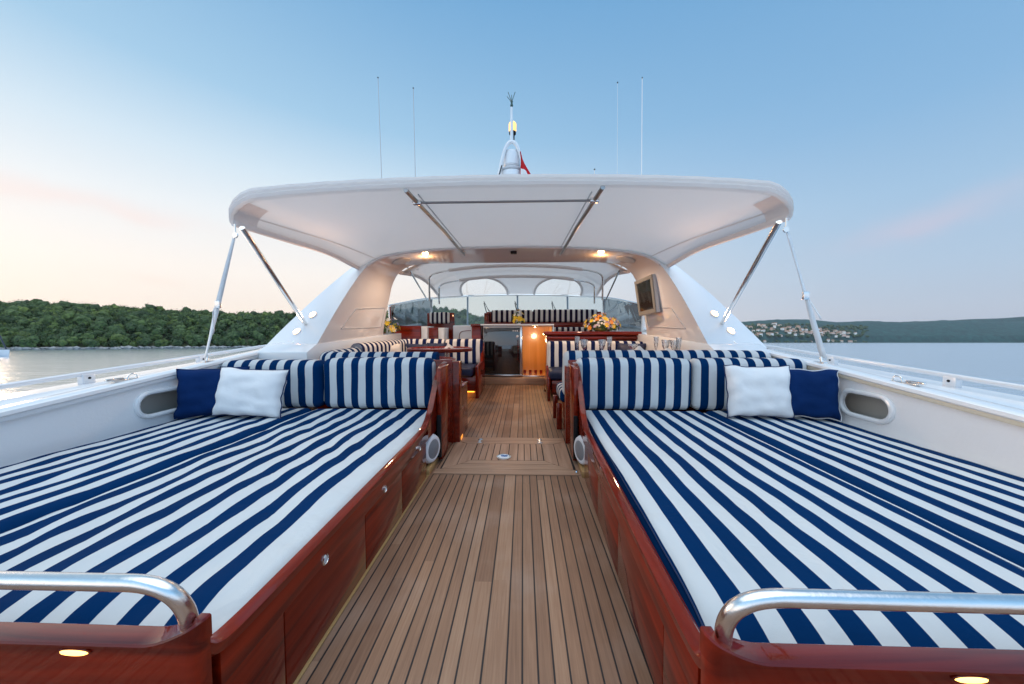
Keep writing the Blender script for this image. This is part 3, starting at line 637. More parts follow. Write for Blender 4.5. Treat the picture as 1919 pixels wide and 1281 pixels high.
# windscreen
def screen():
    half = [(2.3, 6.0, 1.37, .86), (2.27, 6.7, 1.47, .9), (2.2, 7.3, 1.57, .93), (2.05, 7.85, 1.65, .97), (1.75, 8.3, 1.715, 1.0), (1.3, 8.6, 1.765, 1.02), (.7, 8.78, 1.80, 1.04), (0, 8.85, 1.815, 1.05)]
    full = [(-a, b, c, d) for a, b, c, d in half] + [(a, b, c, d) for a, b, c, d in reversed(half[:-1])]
    top = [Vector((a * .95, b - .10, c)) for a, b, c, d in full]; bot = [Vector((a, b + .25, d)) for a, b, c, d in full]
    t = G().tube(top, .022, 10, smooth=1).link('windscreen_frame', STEEL, yacht)
    G().tube(bot, .028, 8, smooth=1).link('lower_frame', GEL, t)
    for i in range(0, 15):
        if i in (0, 14, 3, 11, 5, 9, 7): G().tube([top[i], bot[i]], .028 if i in (0, 14, 3, 11) else .022, 8).link('mullion', BRUSH if i not in (5, 7, 9) else mat('grey_mullion_%s' % 'abcdefghijklmno'[i], (.25, .32, .38), .4), t)
    g = G(); g.add([v for p in list(zip(top, bot))[3:12] for v in p], [(2 * i, 2 * i + 1, 2 * i + 3, 2 * i + 2) for i in range(8)]); g.link('front_glass', TINT, t, smooth=False)
    for r in (range(0, 3), range(11, 14)):
        g = G(); g.add([v for p in list(zip(top, bot))[r[0]:r[-1] + 2] for v in p], [(2 * i, 2 * i + 1, 2 * i + 3, 2 * i + 2) for i in range(3)]); g.link('side_glass', SIDEG, t, smooth=False)
    for x in (-.75, .05, 1.0): 
        w = G(); w.tube([(x, 9.0, 1.12), (x - .12, 8.85, 1.62)], .012, 6); w.tube([(x - .12, 8.83, 1.66), (x + .1, 9.05, 1.2)], .008, 6); w.tube([(x - .05, 8.9, 1.5), (x + .25, 9.05, 1.15)], .006, 6); w.link('wiper', BLACK, t)
    # foredeck and dashboard
    def fd(u, v):
        y = 8.2 + 5.9 * v; X = 2.9 if y < 8.3 else 2.9 - 2.88 * ((y - 8.3) / 5.8) ** 2; x = (2 * u - 1) * X
        return Vector((x, y, 1.0 - .02 * (y - 8.2) - .12 * (2 * u - 1) ** 2))
    G().grid(fd, 12, 16).link('foredeck', GEL, yacht)
    G().box(-1.9, 1.9, 7.75, 8.9, .7, 1.03, .03).link('dashboard', GEL, yacht)
    for b in ((-2.0, .12, 6.42, 6.81), (.68, 2.4, 6.1, 6.81), (-2.0, 2.4, 6.812, 8.3)): G().box(b[0], b[1], b[2], b[3], .34, .40).link('bridge_floor', GEL, yacht, smooth=False)
screen()

# ------------------------------------------------------------------ awnings
def awning():
    t = thing('bimini_awning', 'large white canvas sun awning stretched aft from the arch over the sunbeds', 'awning', (0, 3.4, 1.98))
    def zc(u, v):
        a = abs(u); d = max(0, (a - .86) / .14)
        return 2.03 - .08 * u * u + .02 * v * (1 - u * u) - (.155 - .045 * v) * d ** 1.6 * (1 if v < .97 else 1) + .0 - .02 * math.sin(math.pi * v) * (1 - abs(2 * ((u * 1.5) % 1) - 1)) * .4
    def P(u, v):
        u = 2 * u - 1; a = abs(u); sg = 1 if u >= 0 else -1; w = 2.06 - .14 * v
        xx = w * (a if a < .86 else .86 + .14 * math.sin((a - .86) / .14 * math.pi / 2) * .72) * sg / .961
        y = 2.50 + 1.80 * v + (.06 * a ** 6) * (1 - v); z = zc(u, v)
        if v > .5:
            k = (v - .5) / .5; k = k * k * (3 - 2 * k); ax = a * 1.86; sg2 = sg
            zt, yt = interp([(0, 2.01, 4.305), (.66, 1.997, 4.305), (1.13, 1.972, 4.3), (1.42, 1.938, 4.285), (1.62, 1.892, 4.26), (1.755, 1.815, 4.22), (1.86, 1.72, 4.16)], ax)
            z = z * (1 - k) + zt * k; y = y + (yt - 4.3) * k; xx = xx * (1 - k) + ax * sg * k
        return Vector((xx, y, z))
    g = G(); g.grid(P, 60, 20); c = g.link('canopy', CANVAS, t); md = c.modifiers.new('t', 'SOLIDIFY'); md.thickness = .006; md.offset = 1
    # thick rolled aft edge
    rim = [P(i / 60, 0) for i in range(61)]; vs = []; prof = [(-.030, .034), (0, .040), (.03, .034), (.035, 0), (.028, -.028), (.0, -.040), (-.022, -.034), (-.032, -.014), (-.026, -.002), (-.036, .012)]
    for i, p in enumerate(rim):
        u = abs(i / 30 - 1); k = 1 - .25 * max(0, (u - .9) / .1)
        for a, b in prof: vs.append(p + Vector((0, a * k - .01, b * k + .012 + .010 * math.sin(i * 1.7) * .15)))
    m = len(prof); g = G(); g.add(vs, [(i * m + j, i * m + (j + 1) % m, (i + 1) * m + (j + 1) % m, (i + 1) * m + j) for i in range(60) for j in range(m)] + [tuple(range(m))[::-1], tuple(60 * m + j for j in range(m))])
    g.link('rolled_edge', CANVAS, t)
    for s in (-1, 1):
        e = [P(0 if s < 0 else 1, v / 10) for v in range(11)]
        g = G(); g.tube([p + Vector((0, 0, -.004)) for p in e], .018, 8, smooth=1, rz=.026); g.link('side_hem', CANVTRIM, t)
        sm = [P(.5 + s * .5 * (.955 - .05 * v / 10), v / 10) + Vector((0, 0, -.008)) for v in range(11)]
        G().tube(sm, .005, 6).link('seam', CANVTRIM, t)
        # corner patch
        q = P(.5 + s * .5 * .985, .02)
        G().grid(lambda u, v: P(.5 + s * .5 * (.90 + .1 * u), .0 + .12 * v) + Vector((-s * .006, 0, -.006)), 6, 6).link('corner_patch', CANVTRIM, t)
        G().tube([(s * .705, 2.48, 1.985), (s * .67, 3.5, 1.985), (s * .635, 4.52, 1.945)], .017, 10).link('support_bar', DSTEEL, t)
        G().tube([(s * .65, 2.60, 1.998), (s * .61, 4.30, 1.985)], .006, 6).link('webbing', GREYG, t)
        # oblique pole and tensioning strap
        G().tube([(s * 1.965, 2.53, 1.745), (s * 2.22, 3.72, .95)], .020, 12).link('pole', STEEL, t)
        G().lathe([(.034, -.02), (.036, .0), (.026, .03), (.022, .06)], (s * 2.22, 3.72, .95), Vector((-s * .255, -1.19, .795)), 14).link('pole_socket', STEEL, t)
        a = Vector((s * 1.985, 2.49, 1.70)); b = Vector((s * 2.475, 2.72, Sz(2.72) + .05))
        G().tube([a + Vector((0, 0, .06)), a], .007, 6).link('snap_hook', STEEL, t)
        r = G(); r.lathe([(.02, -.006), (.024, 0), (.02, .006)], a + Vector((0, 0, -.02)), (0, 1, 0), 12); r.link('ring', STEEL, t)
        g = G(); n = 14
        def sp(u, v):
            p = a.lerp(b, .03 + .97 * u); w = .010 + .010 * min(1, u * 1.6); tw = .5 * math.sin(u * 5); return p + Vector(((v - .5) * 2 * w * math.cos(tw), (v - .5) * 2 * w * math.sin(tw), 0))
        g.grid(sp, n, 1); o = g.link('strap', WHITEC, t); md = o.modifiers.new('t', 'SOLIDIFY'); md.thickness = .004
        mid = a.lerp(b, .55 if s < 0 else .50); g = G(); g.box(mid.x - .022, mid.x + .022, mid.y - .01, mid.y + .01, mid.z - .03, mid.z + .03, .004); g.link('buckle', BRUSH, t)
        tl = [mid + Vector((s * .0, 0, .02)), mid + Vector((s * .03, -.01, -.05)), mid + Vector((s * (.10 if s > 0 else .02), -.02, -.17 if s > 0 else -.22))]
        g = G(); g.grid(lambda u, v: (tl[0].lerp(tl[1], u * 2) if u < .5 else tl[1].lerp(tl[2], u * 2 - 1)) + Vector((0, (v - .5) * .01, (v - .5) * .026)), 6, 1); o = g.link('strap_tail', WHITEC, t); md = o.modifiers.new('t', 'SOLIDIFY'); md.thickness = .003
    G().tube([(-.695, 2.72, 1.98), (.695, 2.72, 1.98)], .0095, 8).link('cross_bar', DSTEEL, t)
    for s in (-1, 1): G().box(s * .66, s * .73, 2.70, 2.74, 1.965, 2.0, .006).link('clamp', STEEL, t)
awning()
def spray_hood():
    t = thing('spray_hood', 'cream canvas hood with two arched windows between arch and windscreen', 'canvas hood', (0, 7, 1.9))
    cl = [(5.0, 2.045), (5.6, 2.13), (6.2, 2.175), (6.7, 2.17), (7.1, 2.13)]
    def roof(u, v):
        y = 5.0 + 2.1 * v; z = interp(cl, y)[0]; uu = 2 * u - 1; w = 1.66 + .10 * v
        return Vector((w * uu, y, z - .10 * uu * uu - (.15 + .05 * v) * max(0, abs(uu) - .75) / .25 * abs(uu)))
    o = G().grid(roof, 30, 10).link('roof', CANVAS, t); o.modifiers.new('t', 'SOLIDIFY').thickness = .006
    def front(x, s, c=0):
        uu = x / (1.76 + .14 * s); y = 7.1 + 1.52 * s - .30 * s * abs(uu) ** 2.2; z0 = 2.13 - .10 * uu * uu - .20 * max(0, abs(uu) - .75) / .25 * abs(uu); z1 = 1.825 - .10 * uu * uu
        return (x, y, z0 + (z1 - z0) * s ** 1.25 + c)
    N = 24
    outer = [(-1.76 + 3.52 * i / N, 0) for i in range(N + 1)] + [(1.90, 1.0)] + [(1.90 - 3.80 * i / N, 1) for i in range(1, N + 1)]
    outer = [(-1.76 + 3.52 * i / N, 0) for i in range(N + 1)] + [(1.76 + .14 * j / 6, j / 6) for j in range(1, 7)] + [(1.90 - 3.80 * i / N, 1) for i in range(1, N + 1)] + [(-1.90 + .14 * j / 6, 1 - j / 6) for j in range(1, 6)]
    def arch_loop(cx, k=1.0): return [(cx + .56 * k * math.cos(a), .985 - .80 * k * math.sin(a) ** .9 if math.sin(a) > 0 else .985) for a in [math.pi * i / 20 for i in range(21)]]
    holes = [arch_loop(-.80), arch_loop(.98)]
    # interior points so that the curved front is not flattened
    g = G(); bm = bmesh.new()
    g.plate(outer, holes, front, .008); o = g.link('front_panel', CANVAS, t, smooth=False)
    for h, cx in zip(holes, (-.80, .98)):
        G().tube([Vector(front(*p)) + Vector((0, -.01, -.008)) for p in h], .028, 8).link('window_binding', CANVTRIM, o)
        G().plate(h, [], lambda x, s, c: (front(x, s)[0], front(x, s)[1] + .01, front(x, s)[2] - .002), 0).link('window_pane', CLEAR, o)
    for s in (-1, 1):
        e = [roof((s + 1) / 2, v / 6) for v in range(7)] + [Vector(front(s * (1.76 + .14 * j / 5), j / 5)) for j in range(1, 6)]
        G().tube(e, .03, 8, smooth=1).link('side_hem', CANVTRIM, t)
        G().tube([(s * 1.60, 5.15, 1.90), (s * 1.82, 7.0, 1.545)], .014, 8).link('strut', STEEL, t)
    for y, zz, xe, xt in ((6.2, 2.13, 1.30, 1.60), (7.1, 2.07, 1.28, 1.64)):
        hp = [(-xt, y + .15, 1.52), (-xt + .02, y + .05, zz - .30), (-xt + .04, y, zz - .16), (-xe, y, zz - .085), (-.7, y, zz - .02), (0, y, zz), (.7, y, zz - .02), (xe, y, zz - .085), (xt - .04, y, zz - .16), (xt - .02, y + .05, zz - .30), (xt, y + .15, 1.52)]
        G().tube([Vector(p) + Vector((0, 0, -.03)) for p in hp], .016, 8, smooth=2).link('hoop', STEEL, t)
        G().tube([(-xe + .1, y, zz - .105), (-.7, y, zz - .045), (0, y, zz - .025), (.7, y, zz - .045), (xe - .1, y, zz - .105)], .030, 8, smooth=2).link('hoop_sleeve', CANVTRIM, t)
spray_hood()
# ------------------------------------------------------------------ mast, antennas
def mast():
    t = thing('radar_mast', 'white inverted-V mast with radome and lit anchor light above the awning', 'mast', (-.03, 5.0, 2.1))
    g = G(); c = -.02
    g.tube([(c - .50, 5.0, 2.1), (c - .185, 5.0, 3.15), (c - .115, 5.0, 3.50), (c - .045, 5.0, 3.64), (c + .045, 5.0, 3.64), (c + .115, 5.0, 3.50), (c + .20, 5.0, 3.15), (c + .52, 5.0, 2.1)], .027, 12, smooth=2); g.link('frame', GEL, t)
    G().tube([(c, 5.0, 3.63), (c, 5.0, 4.12)], (.024, .016), 10).link('pole', GEL, t)
    G().lathe([(.09, 2.0), (.24, 2.35), (.24, 2.8), (.175, 3.05), (.16, 3.24)], (c, 5.10, 0), (0, 0, 1), 28).link('radar_pedestal', GEL, t)
    G().lathe([(.115, 3.32), (.128, 3.34), (.122, 3.48), (.105, 3.54), (.04, 3.56)], (c, 5.10, .0), (0, 0, 1), 28).link('radome', GEL, t)
    G().lathe([(.155, 3.245), (.168, 3.26), (.165, 3.275), (.12, 3.315)], (c, 5.10, 0), (0, 0, 1), 28).link('radome_ring', GREYG, t)
    l = G().lathe([(.028, 3.66), (.03, 3.76), (.05, 3.78), (.05, 3.81)], (c + .01, 5.06, 0), (0, 0, 1), 16).link('anchor_light', BLACK, t)
    G().lathe([(.047, 3.81), (.055, 3.83), (.055, 3.92), (.04, 3.945)], (c + .01, 5.06, 0), (0, 0, 1), 16).link('lens', ANCH, l)
    g = G(); g.lathe([(.01, 4.12), (.022, 4.14), (.012, 4.18), (.02, 4.2), (.006, 4.22)], (c, 5.0, 0), (0, 0, 1), 10)
    for dx, dz in ((-.05, .13), (.05, .13), (-.065, .07), (.0, .09)): g.tube([(c, 5.0, 4.19), (c + dx, 5.0, 4.20 + dz)], .0045, 5)
    g.link('bird_spikes', mat('dark_green_metal', (.03, .08, .07), .5), t)
    for s in (-1, 1): G().tube([(c + s * .50, 4.97, 2.2), (c + s * .2, 4.97, 3.1), (c + s * .14, 4.97, 3.3)], .008, 6).link('cable', BLACK, t)
    f = thing('flag', 'red and white courtesy flag hanging folded beside the mast', 'flag', (.13, 4.93, 3.25))
    def fl(u, v): return Vector((.095 + .03 * v + .32 * u * v + .010 * math.sin(9 * v + 3 * u), 4.93 + .02 * math.sin(8 * u + 2 * v), 3.47 - .62 * v - .10 * u * v))
    g = G(); g.grid(fl, 8, 14); o = g.link('flag_cloth', RED, f); o.modifiers.new('t', 'SOLIDIFY').thickness = .002
    G().grid(lambda u, v: fl(.05 + .6 * u, .36 + .16 * v + .04 * u) + Vector((0, -.006, 0)), 5, 4).link('white_patch', WHITEC, f)
mast()
AN = [(-2.05, 5.4, -2.105, 4.86, 'tallest white whip antenna, leftmost above the awning'), (-1.53, 5.4, -1.555, 4.69, 'shorter white whip antenna second from the left above the awning'), (1.97, 5.4, 1.945, 4.76, 'white whip antenna rightmost above the awning'), (1.60, 5.4, 1.575, 4.70, 'very thin pale whip antenna just left of the rightmost one')]
for i, (x, y, xt, zt, lb) in enumerate(AN):
    t = thing('whip_antenna', lb, 'antenna', (x, y, 2.0), 'whip antennas on the arch')
    zb = 1.90
    G().lathe([(.025, 0), (.025, .08), (.014, .12)], (x, y, zb), (0, 0, 1), 10).link('base', GEL, t)
    th = (.0085, .0085, .0105, .004)[i]
    G().tube([(x, y, zb + .1), (xt, y, zt)], (th, th * .55), 6).link('whip', GREYG if i < 2 else GEL, t); G().ball((xt, y, zt), .012, sub=1).link('tip', BLACK, t)
t = thing('stub_antenna', 'tiny black stub antenna poking above the awning right of the mast', 'antenna', (1.22, 5.3, 2.05)); G().tube([(1.22, 5.3, 2.05), (1.22, 5.3, 3.36)], .006, 6).link('rod', GEL, t); G().ball((1.22, 5.3, 3.37), .014, sub=1).link('tip', BLACK, t)

# ------------------------------------------------------------------ sunbeds
def shear(x, y): return x + .028 * (y - .7)
def sunbed(s):
    L_ = s < 0; side = 'left' if L_ else 'right'
    t = thing('sunbed_base', 'varnished mahogany base of the %s sunbed beside the teak walkway' % side, 'sunbed', (s * 1.4, 1.7, 0))
    def X(x, y): return s * (x + (.028 * (y - .7) if s > 0 else 0))
    def slab(x0, x1, y0, y1, z0, z1, bev=.004):
        g = G(); g.box(x0, x1, y0, y1, z0, z1, bev)
        for v in g.v: v.x = X(v.x, v.y)
        if s < 0: g.f = [f[::-1] for f in g.f]
        return g
    xi = .488
    # doors and fascia board
    gy = [.66, .86, 1.33, 1.75, 2.2]
    for a, b in zip(gy, gy[1:]): slab(xi + .010, xi + .035, a + .002, b - .002, .010, .246, .0015).link('locker_door', MAH, t)
    slab(xi + .036, xi + .06, .64, 2.9, .0, .30).link('carcass', MAH, t)
    slab(xi, xi + .03, .66, 2.22, .248, .325, .005).link('fascia_board', MAH, t)
    if L_: slab(xi + .002, xi + .035, .62, 2.3, .002, .009, .002).link('base_board', OAK, t)
    # cap rail with inner lip, swooping up to the bed head
    cp = [(.637, .375), (.655, .355), (.70, .346), (.85, .343), (1.5, .343), (2.05, .343), (2.20, .36), (2.32, .43), (2.42, .54), (2.52, .64), (2.66, .705), (2.80, .712)]
    g = G(); pr = [(.0, -.03), (-.004, -.006), (.006, .0), (.028, .001), (.034, -.006), (.036, -.05), (.03, -.05)]
    P = [Vector((0, y, z)) for y, z in cp]
    for _ in range(2):
        Q = [P[0]]
        for a, b in zip(P, P[1:]): Q += [a * .75 + b * .25, a * .25 + b * .75]
        Q.append(P[-1]); P = Q
    vs = []; m = len(pr)
    for p in P:
        for a, b in pr: vs.append((X(xi + a, p.y), p.y, p.z + b))
    g.add(vs, [(i * m + j, i * m + (j + 1) % m, (i + 1) * m + (j + 1) % m, (i + 1) * m + j) for i in range(len(P) - 1) for j in range(m)] + [tuple(range(m)), tuple((len(P) - 1) * m + j for j in range(m))])
    bm = bmesh.new(); V = [bm.verts.new(v) for v in g.v]; [bm.faces.new([V[i] for i in f]) for f in g.f]; bmesh.ops.recalc_face_normals(bm, faces=bm.faces[:]); h = G(); h.bm(bm); h.link('cap_rail', MAH, t)
    # head upright
    up_ = [(y, z - .028) for y, z in [(p.y, p.z) for p in P if p.y > 2.05]] + [(2.86, .684), (2.86, .04), (2.62, .04), (2.62, .245), (2.15, .255)]
    g = G(); g.prism(up_, 'x', xi + .003, xi + .033)
    for v in g.v: v.x = X(v.x, v.y)
    bm = bmesh.new(); V = [bm.verts.new(v) for v in g.v]; [bm.faces.new([V[i] for i in f]) for f in g.f]; bmesh.ops.recalc_face_normals(bm, faces=bm.faces[:]); h = G(); h.bm(bm); h.link('head_upright', MAH, t)
    slab(xi - .03, xi + .0, 2.45, 2.48, .04, .70, .004).link('corner_post', MAH, t)
    slab(xi - .034, xi - .004, 2.425, 2.449, .05, .36, .003).link('hinge_strip', BLACK, t)
    slab(xi + .0, xi + .06, 2.23, 2.48, .0, .04, .004).link('plinth', OAK, t)
    slab(xi - .03, xi - .004, 2.481, 2.86, .015, .70, .004).link('head_side', MAH, t)
    slab(xi - .03, xi + .3, 2.862, 2.885, .0, .72, .004).link('head_back', MAHX, t)
    # end panel facing the stern
    pth = [(2.42, .603), (1.8, .603), (1.2, .603), (.8, .603), (.60, .603), (.58, .603), (.56, .603), (.54, .603), (.525, .603)] + [(.503 - .021 * math.sin(R(a)), .624 - .021 * math.cos(R(a))) for a in range(0, 91, 15)] + [(.482, .634)]
    def wall(z0, zf, o0, o1, nm, mm, bev):
        g = G(); g.sharp = 40; vs = []; n = len(pth)
        for i, (x, y) in enumerate(pth):
            a = Vector(pth[max(i - 1, 0)]); b = Vector(pth[min(i + 1, n - 1)]); tt = (b - a).normalized(); nn = Vector((-tt.y, tt.x)); rise = min(1, max(0, (.585 - x) / .10)) ** 1.6 * .038; z1 = zf + rise
            for o, z in ((o0 if x > .52 else o0 * .45, z0), (o0 if x > .52 else o0 * .45, z1 - bev), (o0 * (1 if x > .52 else .45) + bev * .4, z1 - bev * .3), (o0 * (1 if x > .52 else .45) + bev, z1), (o1 - bev, z1), (o1, z1 - bev), (o1, z0)): vs.append((X(x + nn.x * o, .6) if s > 0 else s * (x + nn.x * o), y + nn.y * o, z))
        m = 7; g.add(vs, [(i * m + j, i * m + (j + 1) % m, (i + 1) * m + (j + 1) % m, (i + 1) * m + j) for i in range(n - 1) for j in range(m)] + [tuple(range(m)), tuple((n - 1) * m + j for j in range(m))])
        bm = bmesh.new(); V = [bm.verts.new(v) for v in g.v]; [bm.faces.new([V[i] for i in f]) for f in g.f]; bmesh.ops.recalc_face_normals(bm, faces=bm.faces[:]); h = G(); h.sharp = 40; h.bm(bm); h.link(nm, mm, t)
    wall(.0, .386, -.030, .0, 'end_panel', MAHX, .003); wall(.387, .395, -.042, .004, 'end_ledge', MAHX, .003)
    # grab rail
    r = G(); zt = .515
    r.tube([(X(.522, .6), .634, .385), (X(.516, .6), .625, .44), (X(.525, .6), .61, .49), (X(.57, .6), .605, zt), (X(.66, .6), .602, zt + .002), (s * 1.2, .60, zt + .002), (s * 2.30, .60, zt + .002), (s * 2.36, .60, zt - .02), (s * 2.38, .60, .39)], .0148, 18, smooth=3); r.link('grab_rail', BRUSH, t)
    # courtesy lamp under the ledge and one in the gap
    lx = -.72 if L_ else .93
    def oval_lamp(prof):
        g = G().lathe(prof, (lx, .602, .378), (0, -1, -.25), 24)
        for v in g.v: v.x = lx + (v.x - lx) * 4.2
        return g
    c = oval_lamp([(.0080, -.004), (.0080, .001), (.0075, .002)]).link('courtesy_lamp', MAHX, t); oval_lamp([(.0072, .001), (.006, .004), (.001, .005)]).link('lens', LAMPC, c)
    for k, (y, z) in enumerate(((1.03, .265), (1.50, .265), (2.02, .265))):
        if s > 0: continue
        b = G().lathe([(.0165, 0), (.0165, .004), (.013, .006), (.012, .003)], (X(xi, y), y, z), (-s, 0, 0), 18).link('door_button', STEEL, t)
        G().lathe([(.0115, .002), (.009, .005), (.001, .006)], (X(xi, y), y, z), (-s, 0, 0), 14).link('button_core', GREYG, b)
    # round loudspeaker let into the recess
    yy = 2.34; sx = X(xi + .018, yy)
    sp = G(); sp.lathe([(.098, -.02), (.100, .0), (.098, .006), (.094, .010), (.08, .012)], (sx, yy, .148), (-s, -.32, 0), 36); sp = sp.link('loudspeaker', SPK, t)
    G().lathe([(.092, .012), (.092, .018), (.084, .024), (.070, .026), (.066, .024)], (sx, yy, .148), (-s, -.32, 0), 36).link('speaker_ring', SPK, sp)
    gr = G(); gr.lathe([(.067, .024), (.05, .029), (.02, .032), (.001, .033)], (sx, yy, .148), (-s, -.32, 0), 30); gr.link('grille', GRIL, sp)
sunbed(-1); sunbed(1)
# mattresses
def mattress(x0, x1, edge, label, sft, wrk, seed, blend=None):
    s = 1 if x0 > 0 else -1
    def disp(q, n):
        d = Vector((0, 0, 0)); k = 0
        if q.z > .30:
            k = wrk * (noise.noise(Vector((q.x * 3.2, q.y * 1.1, seed))) * .7 + abs(noise.noise(Vector((q.x * 5 + q.y * 1.5, q.y * 2.6, seed + 4)))) * .9 + .5 * abs(noise.noise(Vector((q.x * 9 - q.y * 5, q.y * 2.2, seed + 9)))) - .3)
            d.z = .022 * k - .008
        if s > 0: d.x = .033 * (q.y - .7) * max(.35, 1 - .6 * (q.x - .55))
        d.x += wrk * .006 * noise.noise(Vector((q.y * 3, q.x * 2, seed)))
        if q.y < .90: d.z -= .075 * ((.90 - q.y) / .24) ** 2.2 * max(0, (q.z - .22) / .115)
        if q.y > 2.7 and s > 0: d.x *= 1
        return d
    def st2(p):
        q = p.x - sft
        if edge and s > 0: q = max(q, -.115)
        if edge and s < 0: q = min(q, .10)
        w = 0
        if wrk > .5: w = .022 * noise.noise(Vector((p.x * 2.2, p.y * 1.1, seed + 2))) + .010 * noise.noise(Vector((p.x * 6, p.y * 3.5, seed + 3)))
        else: w = .006 * noise.noise(Vector((p.x * 2.2, p.y * 1.3, seed + 2)))
        return q + w
    t = thing('mattress', label, 'mattress', ((x0 + x1) / 2, 1.73, .2), 'mattresses on the sunbeds')
    g = G(); g.sharp = 60; g.rbox(x0, x1, .655, 2.79, .20, .335, .05, st=st2, disp=disp, step=.03); g.link('cover', STR, t)
    # piped seams along the top edges and the stitched hem at the foot
    for x in ((x0 + .012, x1 - .012) if s > 0 and edge else ()):
        pts = []
        for i in range(40):
            q = Vector((x, .72 + 2.0 * i / 39, .323)); d = disp(q, q); pts.append(q + d + Vector((0, 0, .003)))
        G().tube(pts, .0025, 5).link('piping', WHITEC if not (edge and x < 1) else NPIP, t)
    return t
NPIP = mat('navy_piping_cord', (.002, .02, .08), .7)
mr1 = mattress(.545, 1.555, True, 'navy and white striped mattress on the right sunbed next to the walkway', .626, .35, 1)
mr2 = mattress(1.56, 2.40, False, 'navy and white striped mattress on the right sunbed against the bulwark', 1.565, .3, 2)
ml1 = mattress(-1.60, -.525, True, 'wrinkled navy and white striped mattress on the left sunbed next to the walkway', -.706, 1.0, 3)
ml2 = mattress(-2.415, -1.605, False, 'navy and white striped mattress on the left sunbed against the bulwark', -.706, .7, 4)
def cushion(x0, x1, y0, y1, z0, z1, off, label, m=STR, r=.055, name='backrest_cushion', group=None, seed=0, period=.121, axis=0, puff=.012):
    c = Vector(((x0 + x1) / 2, (y0 + y1) / 2, (z0 + z1) / 2)); h = Vector(((x1 - x0) / 2, (y1 - y0) / 2, (z1 - z0) / 2))
    def disp(q, n):
        e = [1 - min(1, abs((q[a] - c[a]) / h[a])) ** 4 for a in range(3)]
        return Vector((0, n.y * puff * e[0] * e[2], n.z * puff * .6 * e[0])) + Vector((.004, .004, .003)) * noise.noise(q * 7 + Vector((seed, 0, 0)))
    g = G(); g.sharp = 60; g.rbox(x0, x1, y0, y1, z0, z1, r, st=lambda p: p[axis] - off, disp=disp, step=.04)
    o = g.link(name, m); tag(o, label, 'cushion', group); return o
BG = 'striped backrest cushions of the sunbeds'
cushion(.575, 1.505, 2.76, 2.93, .325, .735, .62, 'striped backrest cushion at the aisle end of the right sunbed', group=BG, seed=1)
cushion(1.515, 2.41, 2.76, 2.93, .325, .735, 1.56, 'striped backrest cushion behind the white and navy pillows on the right sunbed', group=BG, seed=2)
cushion(-1.53, -.60, 2.76, 2.93, .325, .735, -.67, 'striped backrest cushion at the aisle end of the left sunbed', group=BG, seed=3)
cushion(-2.41, -1.54, 2.76, 2.93, .325, .715, -1.60, 'striped backrest cushion behind the pillows on the left sunbed', group=BG, seed=4)
def pillow(c, w, h, th, rot, m, pm, label, seed):
    t = thing('pillow', label, 'pillow', c, 'scatter pillows on the sunbeds')
    q = Matrix.Rotation(rot[2], 3, 'Z') @ Matrix.Rotation(rot[0], 3, 'X') @ Matrix.Rotation(rot[1], 3, 'Y'); C = Vector(c)
    def rim(a, b):
        k = 1 - .055 * (1 - a * a) * (abs(b) > .999) - .0; return k
    def P(u, v, sd):
        a, b = 2 * u - 1, 2 * v - 1
        x = a * w / 2 * (1 - .07 * (1 - b * b) * a * a * 1.0 + .0) ; z = b * h / 2 * (1 - .07 * (1 - a * a) * b * b)
        e = max(0, (1 - a ** 4) * (1 - b ** 4)) ** .5
        y = sd * th / 2 * e * (1 + .12 * noise.noise(Vector((a * 2, b * 2, seed)))) 
        wr = .006 * e * noise.noise(Vector((a * 3 + b, b * 3, seed + 5 + sd))) + .010 * noise.noise(Vector((a * 2.5, b * 2.5, seed + 8)))
        z += .012 * noise.noise(Vector((a * 2.2, seed, 1))) ; x += .012 * noise.noise(Vector((b * 3, seed, 7)))
        return C + Vector((0, 0, h / 2)) + q @ Vector((x, y + wr, z))
    g = G(); g.sharp = 80; n = 26
    g.grid(lambda u, v: P(u, v, -1), n, n); g.grid(lambda u, v: P(1 - u, v, 1), n, n)
    bm = bmesh.new(); V = [bm.verts.new(v) for v in g.v]; [bm.faces.new([V[i] for i in f]) for f in g.f]; bmesh.ops.remove_doubles(bm, verts=bm.verts[:], dist=1e-5); h2 = G(); h2.sharp = 80; h2.bm(bm); h2.link('cover', m, t)
    b = [P(i / 20, 0, 1) for i in range(20)] + [P(1, i / 20, 1) for i in range(20)] + [P(1 - i / 20, 1, 1) for i in range(20)] + [P(0, 1 - i / 20, 1) for i in range(20)]
    G().tube(b, .0045, 6, closed=True).link('piping', pm, t)
WP = mat('white_piping', (.75, .76, .78), .7); NP = mat('navy_piping', (.006, .02, .08), .7)
pillow((-2.19, 2.48, .335), .44, .36, .13, (-.16, 0, .42), NAVY, NAVY, 'navy pillow in the corner of the left sunbed by the hand hole', 1)
pillow((-1.885, 2.46, .335), .50, .36, .15, (-.22, .05, .06), WHITEC, NP, 'white pillow leaning on the striped backrest of the left sunbed', 2)
pillow((1.86, 2.54, .335), .46, .38, .15, (-.16, 0, -.04), WHITEC, NP, 'white pillow leaning on the striped backrest of the right sunbed', 3)
pillow((2.20, 2.53, .335), .38, .36, .14, (-.16, 0, -.35), NAVY, WP, 'navy pillow with white piping in the corner of the right sunbed', 4)

